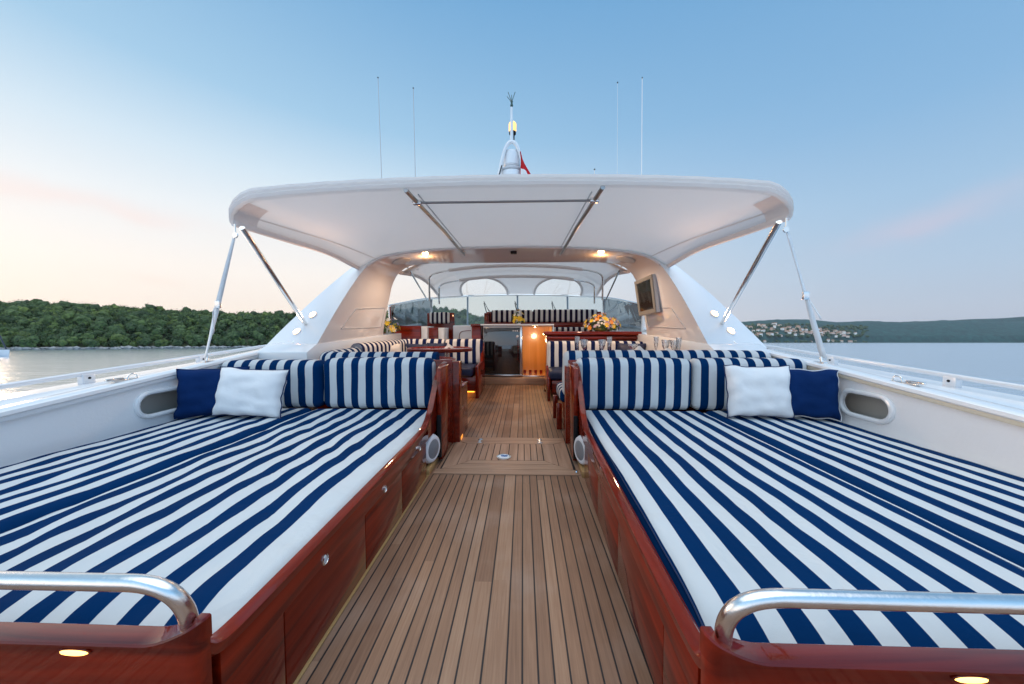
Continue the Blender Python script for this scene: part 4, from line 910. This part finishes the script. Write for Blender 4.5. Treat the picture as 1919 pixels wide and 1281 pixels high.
# ------------------------------------------------------------------ hatch in the teak
def hatch():
    t = thing('deck_hatch', 'mitred teak hatch with two hinges and a round plate in the walkway', 'hatch', (.02, 2.6, .0))
    CK = mat('black_caulk', (.012, .01, .01), .7)
    def P(poly, z0, z1, nm, m): G().prism(poly, 'z', z0, z1).link(nm, m, t, smooth=False)
    P([(-.445, 2.262), (.505, 2.262), (.505, 3.022), (-.445, 3.022)], .0005, .003, 'caulking', CK)
    P([(-.47, 2.26), (.53, 2.26), (.53, 2.335), (-.47, 2.335)], .001, .007, 'cross_board', TEAKB)
    P([(-.43, 2.34), (.49, 2.34), (.37, 2.425), (-.31, 2.425)], .001, .007, 'cross_board', TEAKB)
    P([(-.305, 2.43), (.365, 2.43), (.30, 2.495), (-.25, 2.495)], .001, .007, 'cross_board', TEAKB)
    P([(-.33, 2.86), (.40, 2.86), (.50, 2.93), (.50, 3.02), (-.44, 3.02), (-.44, 2.93)], .001, .007, 'cross_board', TEAKB)
    xs = [-.245, -.195, -.145, -.095, -.045, .028, .10, .15, .20, .25, .295]
    for a, b in zip(xs, xs[1:]): P([(a + .003, 2.5), (b - .003, 2.5), (b - .003, 2.855), (a + .003, 2.855)], .001, .007, 'slat', TEAKY)
    P([(.30, 2.5), (.37, 2.43), (.395, 2.41), (.395, 2.855), (.30, 2.855)], .001, .007, 'slat', TEAKY); P([(.40, 2.405), (.49, 2.345), (.50, 2.925), (.40, 2.855)], .001, .007, 'slat', TEAKY)
    P([(-.25, 2.5), (-.25, 2.855), (-.335, 2.855), (-.335, 2.41), (-.31, 2.43)], .001, .007, 'slat', TEAKY); P([(-.34, 2.405), (-.34, 2.855), (-.44, 2.925), (-.43, 2.345)], .001, .007, 'slat', TEAKY)
    for x in (-.235, .285):
        g = G(); g.box(x - .022, x + .022, 2.955, 2.975, .006, .013, .002); g.box(x - .012, x + .012, 2.895, 2.955, .006, .012, .002); g.box(x - .022, x + .022, 2.875, 2.895, .006, .012, .002); g.link('hinge', STEEL, t)
    p = G().lathe([(.056, .006), (.055, .013), (.045, .014)], (-.005, 2.56, 0), (0, 0, 1), 32).link('deck_plate', STEEL, t)
    G().lathe([(.044, .012), (.042, .0155), (.001, .016)], (-.005, 2.56, 0), (0, 0, 1), 28).link('plate_disc', CHINA, p)
    g = G()
    for i in range(3): g.tube([(-.03 + .004 * i, 2.575 - .013 * i, .017), (-.012, 2.582 - .013 * i, .017), (.0, 2.570 - .013 * i, .017), (.014, 2.58 - .013 * i, .017), (.026 - .004 * i, 2.573 - .013 * i, .017)], .0022, 5, smooth=1)
    g.link('blue_mark', mat('blue_enamel', (.02, .12, .35), .3), p)
    b = G(); b.lathe([(.012, 0), (.013, .01), (.008, .018)], (.505, 2.29, .007), (0, 0, 1), 12); b.link('door_stop', STEEL, t)
hatch()

# ------------------------------------------------------------------ saloon, left side
def oval(path_pts, r=.25, n=8):
    P = [Vector((x, y, 0)) for x, y in path_pts]; out = [P[0]]
    for a, b, c in zip(P, P[1:], P[2:]):
        d1 = (a - b).normalized(); d2 = (c - b).normalized(); s = b + d1 * r; e = b + d2 * r
        for i in range(n + 1):
            t_ = i / n; out.append(s * (1 - t_) ** 2 + b * 2 * t_ * (1 - t_) + e * t_ * t_)
    out.append(P[-1]); return [(p.x, p.y) for p in out]
def resample(path, step=.03):
    P = [Vector((x, y)) for x, y in path]; out = [P[0]]
    for a, b in zip(P, P[1:]):
        n = max(1, int((b - a).length / step)); out += [a.lerp(b, i / n) for i in range(1, n + 1)]
    return [(p.x, p.y) for p in out]
def capprof(w, z0, z1): 
    r = w / 2; pr = [(0, z0)] + [(0, z1 - r)]
    for i in range(1, 8): a = math.pi * i / 8; pr.append((r - r * math.cos(a), z1 - r + r * math.sin(a)))
    return pr + [(w, z1 - r), (w, z0)]
def ssofa(name, path, w, z0, z1, label, m, s0=0):
    g = G(); g.sharp = 60; g.sweep(resample(path), capprof(w, z0, z1), s0=s0)
    bm = bmesh.new(); V = [bm.verts.new(v) for v in g.v]; [bm.faces.new([V[i] for i in f]) for f in g.f]; bmesh.ops.recalc_face_normals(bm, faces=bm.faces[:]); h = G(); h.sharp = 60; st = g.st; h.bm(bm); h.st = st
    return tag(h.link(name, m), label, 'cushion', 'striped sofa cushions in the saloon')
# cushions run round the U: aft leg behind the sunbed, side leg, forward leg
ssofa('sofa_back_cushion', oval([(-.665, 3.12), (-1.88, 3.12), (-1.88, 3.9)], .32), .15, .36, .765, 'striped sofa back just behind the left sunbed backrest, curving along the arch', STR, .02)
ssofa('sofa_back_cushion', oval([(-1.88, 3.92), (-1.84, 5.45), (-1.10, 5.45)], .32), .15, .36, .81, 'striped sofa back below the left flowers, curving to the front of the saloon', STRD)
cushion(-1.08, -.49, 5.29, 5.45, .42, .80, -.53, 'upright striped cushion next to the black glass door', STRD, name='sofa_back_cushion', group='striped sofa cushions in the saloon', r=.04)
t = thing('corner_sofa', 'U shaped mahogany sofa with navy seat on the left of the saloon', 'sofa', (-1.3, 4.3, 0))
g = G(); g.box(-1.9, -.50, 4.72, 5.52, .10, .295, .008); g.link('front_base', MAHX, t)
g = G(); g.box(-1.9, -1.35, 3.3, 4.715, .10, .295, .008); g.box(-1.34, -.70, 3.28, 3.7, .10, .295, .008); g.link('side_base', MAH, t)
g = G(); g.rbox(-1.3, -.56, 4.70, 5.29, .30, .43, .04); g.link('seat_cushion', NAVYD, t); g = G(); g.rbox(-1.75, -1.31, 3.3, 5.29, .30, .43, .04); g.link('seat_cushion', NAVYD, t); g = G(); g.rbox(-1.30, -.72, 3.28, 3.72, .30, .43, .04); g.link('seat_cushion', NAVYD, t)
g = G(); g.prism([(4.70, .0), (4.70, .44), (4.76, .455), (5.2, .47), (5.30, .60), (5.36, .74), (5.50, .76), (5.50, 0)], 'x', -.52, -.475, .006); g.link('end_panel', MAH, t)
g = G(); g.box(-1.9, -.53, 4.80, 5.5, .0, .10); g.link('plinth', OAK, t)
g = G(); g.box(-.95, -.55, 4.785, 4.798, .075, .095); g.link('light_strip', STRIPL, t); 
lamp_light('strip_glow', t, (-.75, 4.74, .07), 1.6, (1, .36, .04), .08)
def side_cab(s):
    t = thing('side_cabinet', 'stepped mahogany cabinet at the head of the %s sunbed' % ('left' if s < 0 else 'right'), 'cabinet', (s * .6, 3, 0))
    if s < 0:
        g = G(); g.prism([(2.89, .0), (2.89, .70), (2.91, .705), (3.02, .70), (3.02, .46), (3.30, .455), (3.32, .42), (3.32, .0)], 'x', s * .405, s * .68, .005); g.link('body', MAH, t)
        g = G(); g.box(s * .40, s * .68, 3.03, 3.33, .456, .466, .003); g.link('step_top', MAHX, t)
        g = G(); g.box(s * .402, s * .4048, 2.94, 3.03, .010, .035); g.link('foot_light', STRIPD, t)
    else:
        g = G(); g.prism([(2.89, .0), (2.89, .66), (3.0, .66), (3.0, .20), (3.06, .12), (3.06, .0)], 'x', s * .505, s * .68, .005); g.link('body', MAH, t)
side_cab(-1); side_cab(1)
def pillow_s(c, w, h, rz, m, label, seed):
    pillow(c, w, h, .12, (-.25, 0, rz), m, m, label, seed); 
pillow_s((-1.45, 5.12, .43), .36, .32, .1, NAVYD, 'dark navy pillow on the saloon sofa left of the small table', 11)
pillow_s((-1.72, 4.75, .43), .34, .33, .9, CREAM, 'cream pillow in the corner of the saloon sofa', 12)
pillow_s((-1.18, 5.14, .43), .32, .33, -.1, NAVYD, 'dark navy pillow on the saloon sofa beside the upright striped cushion', 13)
def round_table(x, y, z, rx, ry, label, px, py):
    t = thing('pedestal_table', label, 'table', (px, py, 0))
    g = G(); n = 40
    lp = [(x + rx * math.cos(2 * math.pi * i / n), y + ry * math.sin(2 * math.pi * i / n)) for i in range(n)]; g.prism(lp, 'z', z - .035, z, .010); g.link('table_top', MAHX, t)
    G().tube([(p[0] * .985 + x * .015, p[1] * .985 + y * .015, z - .004) for p in lp], .012, 8, closed=True).link('fiddle_rail', MAH, t)
    G().tube([(px, py, .0), (px, py, z - .04)], .032, 16).link('pedestal', STEEL, t); G().lathe([(.06, .32), (.06, .40), (.05, .41)], (px, py, 0), (0, 0, 1), 18).link('collar', STEEL, t); G().lathe([(.11, 0), (.10, .02), (.04, .03)], (px, py, 0), (0, 0, 1), 20).link('foot', BLACK, t)
round_table(-.93, 4.35, .725, .42, .33, 'oval mahogany table in front of the upright striped cushion', -.82, 4.3)
round_table(-.92, 3.62, .655, .33, .26, 'lower oval mahogany table behind the left sunbed backrest', -.72, 3.62)
def napkin(c, r, h, label, seed):
    g = G()
    def P(u, v):
        a = 2 * math.pi * u; k = 1 - v; rr = r * (k + .06) * (1 + .25 * math.sin(5 * a + seed) * k) ; return Vector((c[0] + rr * math.cos(a) * 1.5, c[1] + rr * math.sin(a), c[2] + .002 + h * v ** 1.1 + .01 * math.sin(4 * a + seed) * k))
    g.sharp = 50; g.grid(P, 28, 7); o = g.link('napkin', CREAM); tag(o, label, 'napkin', 'folded napkins')
napkin((-.82, 4.38, .727), .035, .055, 'folded white napkin on the oval table near the upright cushion', 1)
napkin((-1.02, 3.66, .657), .06, .05, 'crumpled white napkin on the lower oval table', 3)
# ------------------------------------------------------------------ saloon, right side
ssofa('sofa_back_cushion', [(2.40, 3.27), (.515, 3.27)][::-1], .15, .36, .775, 'striped sofa back just behind the right sunbed backrest', STR, .06) if False else None
cushion(.51, 2.40, 3.12, 3.28, .34, .775, .44, 'long striped sofa back just behind the right sunbed backrest', STR, name='sofa_back_cushion', group='striped sofa cushions in the saloon', r=.07)
cushion(.505, 2.0, 5.15, 5.30, .34, .775, .555, 'striped sofa back under the mahogany sideboard', STRD, name='sofa_back_cushion', group='striped sofa cushions in the saloon', r=.04)
t = thing('dining_sofa', 'mahogany framed sofa around the laid dining table on the right', 'sofa', (1.3, 4.2, 0))
g = G(); g.box(.53, 1.9, 4.6, 5.30, .10, .27, .006); g.box(1.45, 1.92, 3.75, 4.595, .10, .27, .006); g.link('front_base', MAHX, t); g = G(); g.box(.55, 2.0, 3.30, 3.74, .08, .25, .006); g.link('aft_base', MAHX, t)
g = G(); g.rbox(.50, 1.9, 4.60, 5.15, .275, .40, .04); g.link('seat_cushion', NAVYD, t)
g = G(); g.sharp = 60; g.rbox(.50, 1.95, 3.285, 3.74, .26, .40, .05, st=lambda p: p.y * 1.0); g.link('seat_cushion', STR, t)
g = G(); g.rbox(1.45, 1.9, 3.75, 4.59, .275, .40, .04); g.link('seat_cushion', NAVYD, t)
g = G(); g.prism([(4.55, .06), (4.55, .30), (4.72, .33), (4.95, .44), (5.02, .42), (4.80, .25), (5.32, .25), (5.32, 0), (5.25, 0), (5.2, .08), (4.62, .08), (4.62, 0), (4.56, 0)], 'x', .47, .505, .004); g.link('side_frame', MAH, t)
g = G(); g.box(.47, .52, 3.30, 3.35, .0, .25, .004); g.box(.47, .52, 3.70, 3.75, .0, .25, .004); g.link('leg_frame', MAH, t)
t = thing('dining_table', 'mahogany dining table laid with crystal on the right of the saloon', 'table', (1.35, 4.1, 0))
g = G(); g.box(.78, 1.86, 3.70, 4.50, .62, .655, .012, 3); g.link('table_top', MAHX, t); G().tube([(1.3, 4.1, .0), (1.3, 4.1, .63)], .04, 14).link('pedestal', STEEL, t); G().lathe([(.16, 0), (.15, .02), (.05, .04)], (1.3, 4.1, 0), (0, 0, 1), 20).link('foot', STEEL, t)
def glass(kind, x, y, label):
    pr = {'flute': [(.030, 0), (.028, .004), (.005, .010), (.005, .07), (.016, .10), (.024, .15), (.028, .225), (.025, .225), (.021, .15), (.010, .105), (.001, .10)],
          'goblet': [(.034, 0), (.032, .004), (.006, .010), (.006, .07), (.022, .09), (.036, .13), (.044, .195), (.041, .195), (.033, .13), (.018, .095), (.001, .09)],
          'coupe': [(.034, 0), (.032, .004), (.006, .010), (.006, .07), (.03, .085), (.050, .12), (.054, .145), (.051, .145), (.045, .12), (.026, .092), (.001, .088)]}[kind]
    z = .656; t = thing('wine_glass', label, 'glass', (x, y, z), 'crystal glasses on the dining table')
    G().lathe(pr[:4], (x, y, z), (0, 0, 1), 14).link('stem', CRYS, t)
    g = G(); g.lathe(pr[3:], (x, y, z), (0, 0, 1), 16); g.link('bowl', CRYS, t)
    g = G(); h0, h1 = pr[5][1], pr[6][1]; r0, r1 = pr[5][0] + .0006, pr[6][0] + .0004
    for i in range(9):
        a = 2 * math.pi * i / 9
        for sg in (-1, 1):
            g.tube([(x + (r0 + (r1 - r0) * k) * math.cos(a + sg * k * .6), y + (r0 + (r1 - r0) * k) * math.sin(a + sg * k * .6), z + h0 + (h1 - h0) * k * .85) for k in (0, .5, 1)], .0012, 4)
    g.link('cut_pattern', mat_cut, t)
mat_cut = mat('frosted_cut', (.85, .86, .88), .4)
for kd, x, y, lb in (('flute', .745 + .06, 4.2, 'crystal flute leftmost on the dining table'), ('goblet', .86, 4.05, 'crystal goblet beside the leftmost flute'), ('goblet', 1.06, 4.0, 'crystal goblet left of the second flute'), ('flute', 1.17, 4.1, 'second crystal flute from the left, right of a goblet'),
                     ('coupe', 1.40, 3.95, 'wide crystal glass in front of the tall folded napkin'), ('flute', 1.70, 4.05, 'crystal flute between the tall napkin and the right plate'), ('goblet', 1.76, 3.93, 'crystal goblet behind the right plate'),
                     ('goblet', 1.80, 3.80, 'crystal goblet at the right end of the dining table'), ('flute', 1.83, 3.76, 'rightmost crystal flute on the dining table')):
    glass(kd, x, y, lb)
for x, y, lb in ((1.0, 3.88, 'white china plate at the left end of the dining table'), (1.62, 3.86, 'white china plate under the right napkin')):
    t = G().lathe([(.06, 0), (.07, .004), (.13, .018), (.128, .022), (.07, .010), (.001, .009)], (x, y, .656), (0, 0, 1), 32).link('plate', CHINA); tag(t, lb, 'plate', 'plates on the dining table')
napkin((1.42, 3.80, .657), .095, .13, 'tall folded cream napkin in the middle of the dining table', 5)
napkin((1.70, 3.74, .657), .10, .11, 'folded cream napkin at the right end of the dining table', 8)
pillow_s((1.72, 5.03, .40), .40, .36, -.3, NAVYD, 'dark navy pillow on the far right sofa behind the glasses', 14)
# sideboard with flowers
t = thing('sideboard', 'long mahogany sideboard topped by the big bouquet', 'sideboard', (1.4, 5.6, 0))
g = G(); g.box(.52, 1.93, 5.42, 5.9, .0, .86, .006); g.link('body', MAHX, t); g = G(); g.box(.47, 1.99, 5.36, 5.93, .862, .925, .022, 4); g.link('top', MAHX, t); g = G(); g.box(.50, 1.95, 5.385, 5.41, .80, .845, .008); g.link('moulding', MAHX, t)
def bouquet(c, w, h, n, cols, label, seed, bowl=None):
    rnd = random.Random(seed); t = thing('flower_bouquet', label, 'flowers', c, 'fresh flower arrangements')
    C = Vector(c)
    if bowl: G().lathe([(.05, 0), (.11, .02), (.13, .05), (.10, .05)], C, (0, 0, 1), 20).link('bowl', bowl, t)
    else: G().lathe([(.035, 0), (.05, .03), (.04, .09), (.03, .09)], C, (0, 0, 1), 16).link('vase', CHINA, t)
    g = G()
    for i in range(int(n * 9)):
        d = Vector((rnd.gauss(0, 1), rnd.gauss(0, 1), abs(rnd.gauss(0, .8)))).normalized(); p = C + Vector((d.x * w * .48, d.y * w * .4, .03 + d.z * h * .8)) * rnd.uniform(.55, 1); p.z = max(p.z, C.z + .02)
        a = Vector((rnd.gauss(0, 1), rnd.gauss(0, 1), rnd.gauss(0, 1))).normalized() * rnd.uniform(.025, .05); b = a.cross(d).normalized() * .012 if a.cross(d).length > 1e-5 else Vector((.01, 0, 0))
        g.add([p - a, p + b, p + a, p - b], [(0, 1, 2, 3)])
    for i in range(8): g.tube([C + Vector((0, 0, .04)), C + Vector((rnd.gauss(0, w * .2), rnd.gauss(0, w * .15), h * .6))], .003, 4)
    g.link('foliage', mat('bouquet_leaf', (.06, .13, .035), .6), t, smooth=False)
    for k, (cm, frac, size) in enumerate(cols):
        g = G()
        for i in range(max(3, int(n * frac))):
            d = Vector((rnd.gauss(0, 1), rnd.gauss(0, 1) - .5, abs(rnd.gauss(0, .8)) + .1)).normalized(); p = C + Vector((d.x * w * .48, d.y * w * .42, .04 + d.z * h * .9)); q = d.to_track_quat('Z', 'Y'); m = 6
            for j in range(m):
                a = 2 * math.pi * j / m + rnd.random() * .3; u = q @ Vector((math.cos(a), math.sin(a), .35)); v = q @ Vector((-math.sin(a), math.cos(a), 0))
                g.add([p, p + u * size * .5 + v * size * .28, p + u * size, p + u * size * .5 - v * size * .28], [(0, 1, 2, 3)])
            g.ball(p + d * .004, size * .22, sub=1)
        g.link('blossoms', cm, t, smooth=False)
YEL = mat('yellow_petals', (.90, .60, .03), .6); ORG_ = mat('orange_petals', (.85, .30, .03), .6); WHT = mat('white_petals', (.8, .78, .7), .6); LIL = mat('lilac_petals', (.35, .28, .5), .6); PNK = mat('pink_petals', (.6, .35, .38), .6)
bouquet((1.42, 5.60, .926), .62, .27, 30, ((YEL, .5, .045), (ORG_, .22, .05), (WHT, 2.2, .024), (LIL, 1.2, .026), (PNK, .5, .03)), 'large bouquet of yellow, orange and white flowers on the mahogany sideboard', 4, mat('brass_bowl', (.55, .4, .08), .35))
bouquet((.06, 6.02, 1.05), .20, .22, 8, ((YEL, 1.2, .05), (WHT, .7, .035)), 'small bunch of yellow lilies on the cabinet above the black glass door', 9)
bouquet((-2.02, 5.45, .885), .34, .28, 12, ((YEL, .7, .055), (WHT, 1.0, .045), (LIL, .9, .03)), 'bouquet of yellow and white flowers at the foot of the left arch leg', 6)
# cabinet with black glass door, open companionway, step
t = thing('bar_cabinet', 'bar cabinet with black glass door and white top', 'cabinet', (-.2, 6.2, .13))
g = G(); g.box(-.56, .12, 5.99, 6.4, .13, 1.015, .004); g.link('body', GREYG, t); g = G(); g.box(-.55, .085, 5.96, 5.985, .17, .985, .004); g.link('glass_door', BGLASS, t)
g = G(); g.box(-.60, .68, 5.95, 6.45, 1.02, 1.05, .008); g.link('top', GEL, t); g = G(); g.box(.09, .125, 5.955, 5.985, .15, 1.0, .004); g.link('door_frame', STEEL, t)
g = G(); 
for x in (-.03, .005, .04): g.lathe([(.013, 0), (.011, .004), (.001, .005)], (x, 5.958, .93), (0, -1, 0), 12)
g.lathe([(.022, 0), (.018, .004), (.001, .005)], (.045, 5.958, .835), (0, -1, 0), 14); g.link('knobs', WHITEC, t)
G().tube([(.055, 5.94, .42), (.055, 5.94, .78)], .007, 8).link('door_handle', STEEL, t); g = G(); g.box(-.55, .12, 5.95, 5.985, .135, .16, .003); g.link('kick_trim', STEEL, t)
t = thing('companionway', 'open lit companionway lined with honey coloured wood', 'companionway', (.4, 6.2, .13))
g = G(); g.box(.127, .14, 6.0, 6.8, .1, 1.015); g.box(.64, .655, 6.0, 6.8, .1, 1.015); g.box(.14, .64, 6.78, 6.8, .1, 1.015); g.link('lining', ORANGE, t, smooth=False)
g = G(); g.box(.14, .64, 6.0, 6.78, 1.0, 1.016); g.link('ceiling', ORANGE, t, smooth=False); g = G(); g.box(.14, .64, 6.0, 6.78, .10, .13); g.link('sill', ORANGE, t, smooth=False)
for x in (.657,): g = G(); g.box(x, x + .022, 5.955, 6.02, .13, 1.018, .004); g.link('frame', STEEL, t)
g = G()
for i in range(5): g.box(.15 + .1 * i, .20 + .1 * i, 6.3, 6.32, .13, .20)
g.link('grating', MAH, t, smooth=False); g = G(); g.box(.13, .65, 5.95, 5.99, .12, .145, .003); g.link('threshold', STEEL, t)
l = G().lathe([(.035, 0), (.03, .01), (.02, .01)], (.36, 6.35, .998), (0, 0, -1), 16).link('cabin_lamp', STEEL, t); G().lathe([(.022, .004), (.02, .013), (.001, .014)], (.36, 6.35, .998), (0, 0, -1), 14).link('lens', LAMPW, l)
lamp_light('cabin_glow', t, (.38, 6.2, .80), 9, (1, .72, .38), .06)
g = G(); g.box(-.56, .70, 5.86, 6.1, .0, .118, .006); o = g.link('wooden_step', TEAKB); tag(o, 'pale wooden step in front of the bar cabinet and companionway', 'step')
# helm area
t = thing('helm_console', 'low mahogany console at the left front of the cockpit', 'console', (-1.9, 6.1, .4))
g = G(); g.box(-2.05, -1.60, 5.75, 6.25, .5, 1.02, .012); g.link('locker', MAHX, t); g = G(); g.box(-2.28, -2.055, 5.8, 6.3, .5, .95, .012); g.link('low_locker', MAHX, t); g = G(); g.box(-1.595, -1.49, 5.77, 6.22, .5, 1.01, .008); g.link('white_end', GEL, t)
g = G(); g.box(-1.485, -1.33, 5.85, 6.25, .5, .99, .008); g.link('locker', MAHX, t); g = G(); g.box(-1.325, -1.22, 5.87, 6.22, .5, .985, .008); g.link('white_end', GEL, t)
t = thing('captain_chair', 'mahogany helm seat with striped back at the front left', 'seat', (-1.58, 7.0, .4))
g = G(); g.box(-1.84, -1.27, 7.0, 7.05, .40, 1.29, .02, 3); g.link('back_board', MAHX, t); g = G(); g.box(-1.27, -1.17, 6.75, 7.05, .40, .98, .01); g.link('side_arm', MAHX, t)
g = G(); g.sharp = 60; g.rbox(-1.77, -1.36, 6.92, 6.995, 1.07, 1.30, .035, st=lambda p: (p.x + 1.72) * 1.25); g.link('back_cushion', STRB, t)
t = thing('white_locker', 'white moulded locker between helm seat and bar cabinet', 'locker', (-1, 6.6, .4)); g = G(); g.box(-1.20, -.80, 6.5, 6.95, .40, 1.03, .02, 3); g.link('body', GEL, t); G().tube([(-1.08, 6.49, .6), (-1.08, 6.49, .86), (-1.03, 6.49, .92), (-.85, 6.49, .93)], .006, 6, smooth=2).link('door_seam', MAH, t)
t = thing('mahogany_locker', 'small square mahogany locker touching the bar cabinet', 'locker', (-.67, 6.2, .1)); g = G(); g.box(-.76, -.60, 5.96, 6.35, .13, 1.04, .008); g.link('body', MAHX, t); g = G(); g.box(-.775, -.605, 5.94, 6.36, 1.0, 1.05, .008); g.link('top', MAHX, t)
t = thing('forward_bench', 'long bench with dark and cream striped back facing the windscreen', 'bench', (.6, 7.5, .4))
g = G(); g.box(-.66, 1.85, 7.52, 7.60, .40, 1.33, .02, 3); g.link('frame', MAHX, t); g = G(); g.box(-.70, -.60, 7.38, 7.6, .40, 1.30, .015, 3); g.link('arm', MAHX, t)
g = G(); g.sharp = 60; g.rbox(-.55, .35, 7.43, 7.52, 1.10, 1.365, .04, st=lambda p: p.x, step=.04); g.rbox(.36, 1.75, 7.43, 7.52, 1.10, 1.375, .04, st=lambda p: p.x, step=.04); g.link('back_cushion', STRB, t)
g = G(); g.box(-.66, 1.85, 7.30, 7.515, .98, 1.09, .015, 3); g.link('shelf', MAHX, t); g = G(); g.sharp = 60; g.rbox(.7, 2.1, 7.0, 7.28, .90, .99, .03, st=lambda p: p.x, step=.04); g.link('seat_cushion', STRB, t)
g = G(); g.box(.66, 2.14, 6.98, 7.29, .40, .895, .01); g.link('seat_base', MAHX, t)
# television on the right arch leg
def tv():
    t = thing('television', 'flat television with pale frame hung on the right arch leg', 'television', (1.8, 4.6, 1.15))
    TL, TR, BL, BR = Vector((1.70, 4.85, 1.625)), Vector((1.765, 4.37, 1.66)), Vector((1.775, 4.85, 1.145)), Vector((1.825, 4.37, 1.178))
    nn = (TR - TL).cross(BL - TL).normalized()
    if nn.x > 0: nn = -nn
    def q(u, v, d): return (TL * (1 - u) + TR * u) * (1 - v) + (BL * (1 - u) + BR * u) * v + nn * d
    def blk(u0, u1, v0, v1, d0, d1, nm, m, par=t):
        g = G(); vs = [q(u0, v0, d0), q(u1, v0, d0), q(u1, v1, d0), q(u0, v1, d0), q(u0, v0, d1), q(u1, v0, d1), q(u1, v1, d1), q(u0, v1, d1)]
        bm = bmesh.new(); V = [bm.verts.new(v) for v in vs]; [bm.faces.new([V[i] for i in f]) for f in ((0, 1, 2, 3), (4, 5, 6, 7), (0, 1, 5, 4), (1, 2, 6, 5), (2, 3, 7, 6), (3, 0, 4, 7))]
        bmesh.ops.recalc_face_normals(bm, faces=bm.faces[:]); bmesh.ops.bevel(bm, geom=bm.edges[:], offset=.004, segments=2, affect='EDGES'); g.bm(bm); return g.link(nm, m, par)
    blk(0, 1, 0, 1, -.055, -.0, 'casing', GREYG); blk(0, 1, 0, .10, .001, .012, 'bezel', TVF); blk(0, 1, .88, 1, .001, .012, 'bezel', TVF); blk(0, .12, .101, .879, .001, .012, 'bezel', TVF); blk(.88, 1, .101, .879, .001, .012, 'bezel', TVF)
    blk(.121, .879, .101, .879, .001, .005, 'screen', SCREEN); blk(.3, .7, .35, .65, -.13, -.056, 'wall_bracket', BLACK)
tv()
hz = bpy.data.materials.new('evening_haze'); hz.use_nodes = True; hz.node_tree.nodes.remove(hz.node_tree.nodes['Principled BSDF']); pv = hz.node_tree.nodes.new('ShaderNodeVolumePrincipled')
pv.inputs['Color'].default_value = (.82, .90, 1.0, 1); pv.inputs['Density'].default_value = .00005; pv.inputs['Anisotropy'].default_value = .2; hz.node_tree.links.new(pv.outputs[0], hz.node_tree.nodes['Material Output'].inputs['Volume'])
g = G(); g.box(-3700, 3700, -700, 2600, -1, 330); hb = g.link('haze', hz, org=(0, 0, -1), smooth=False); hb['kind'] = 'stuff'; tag(hb, 'thin bluish evening haze over the water and the far hills', 'haze', boat=False, kind='stuff')
# ------------------------------------------------------------------ tilt the whole yacht (bow up) into the sea frame
for o in BOAT:
    o.matrix_basis = MB @ o.matrix_basis
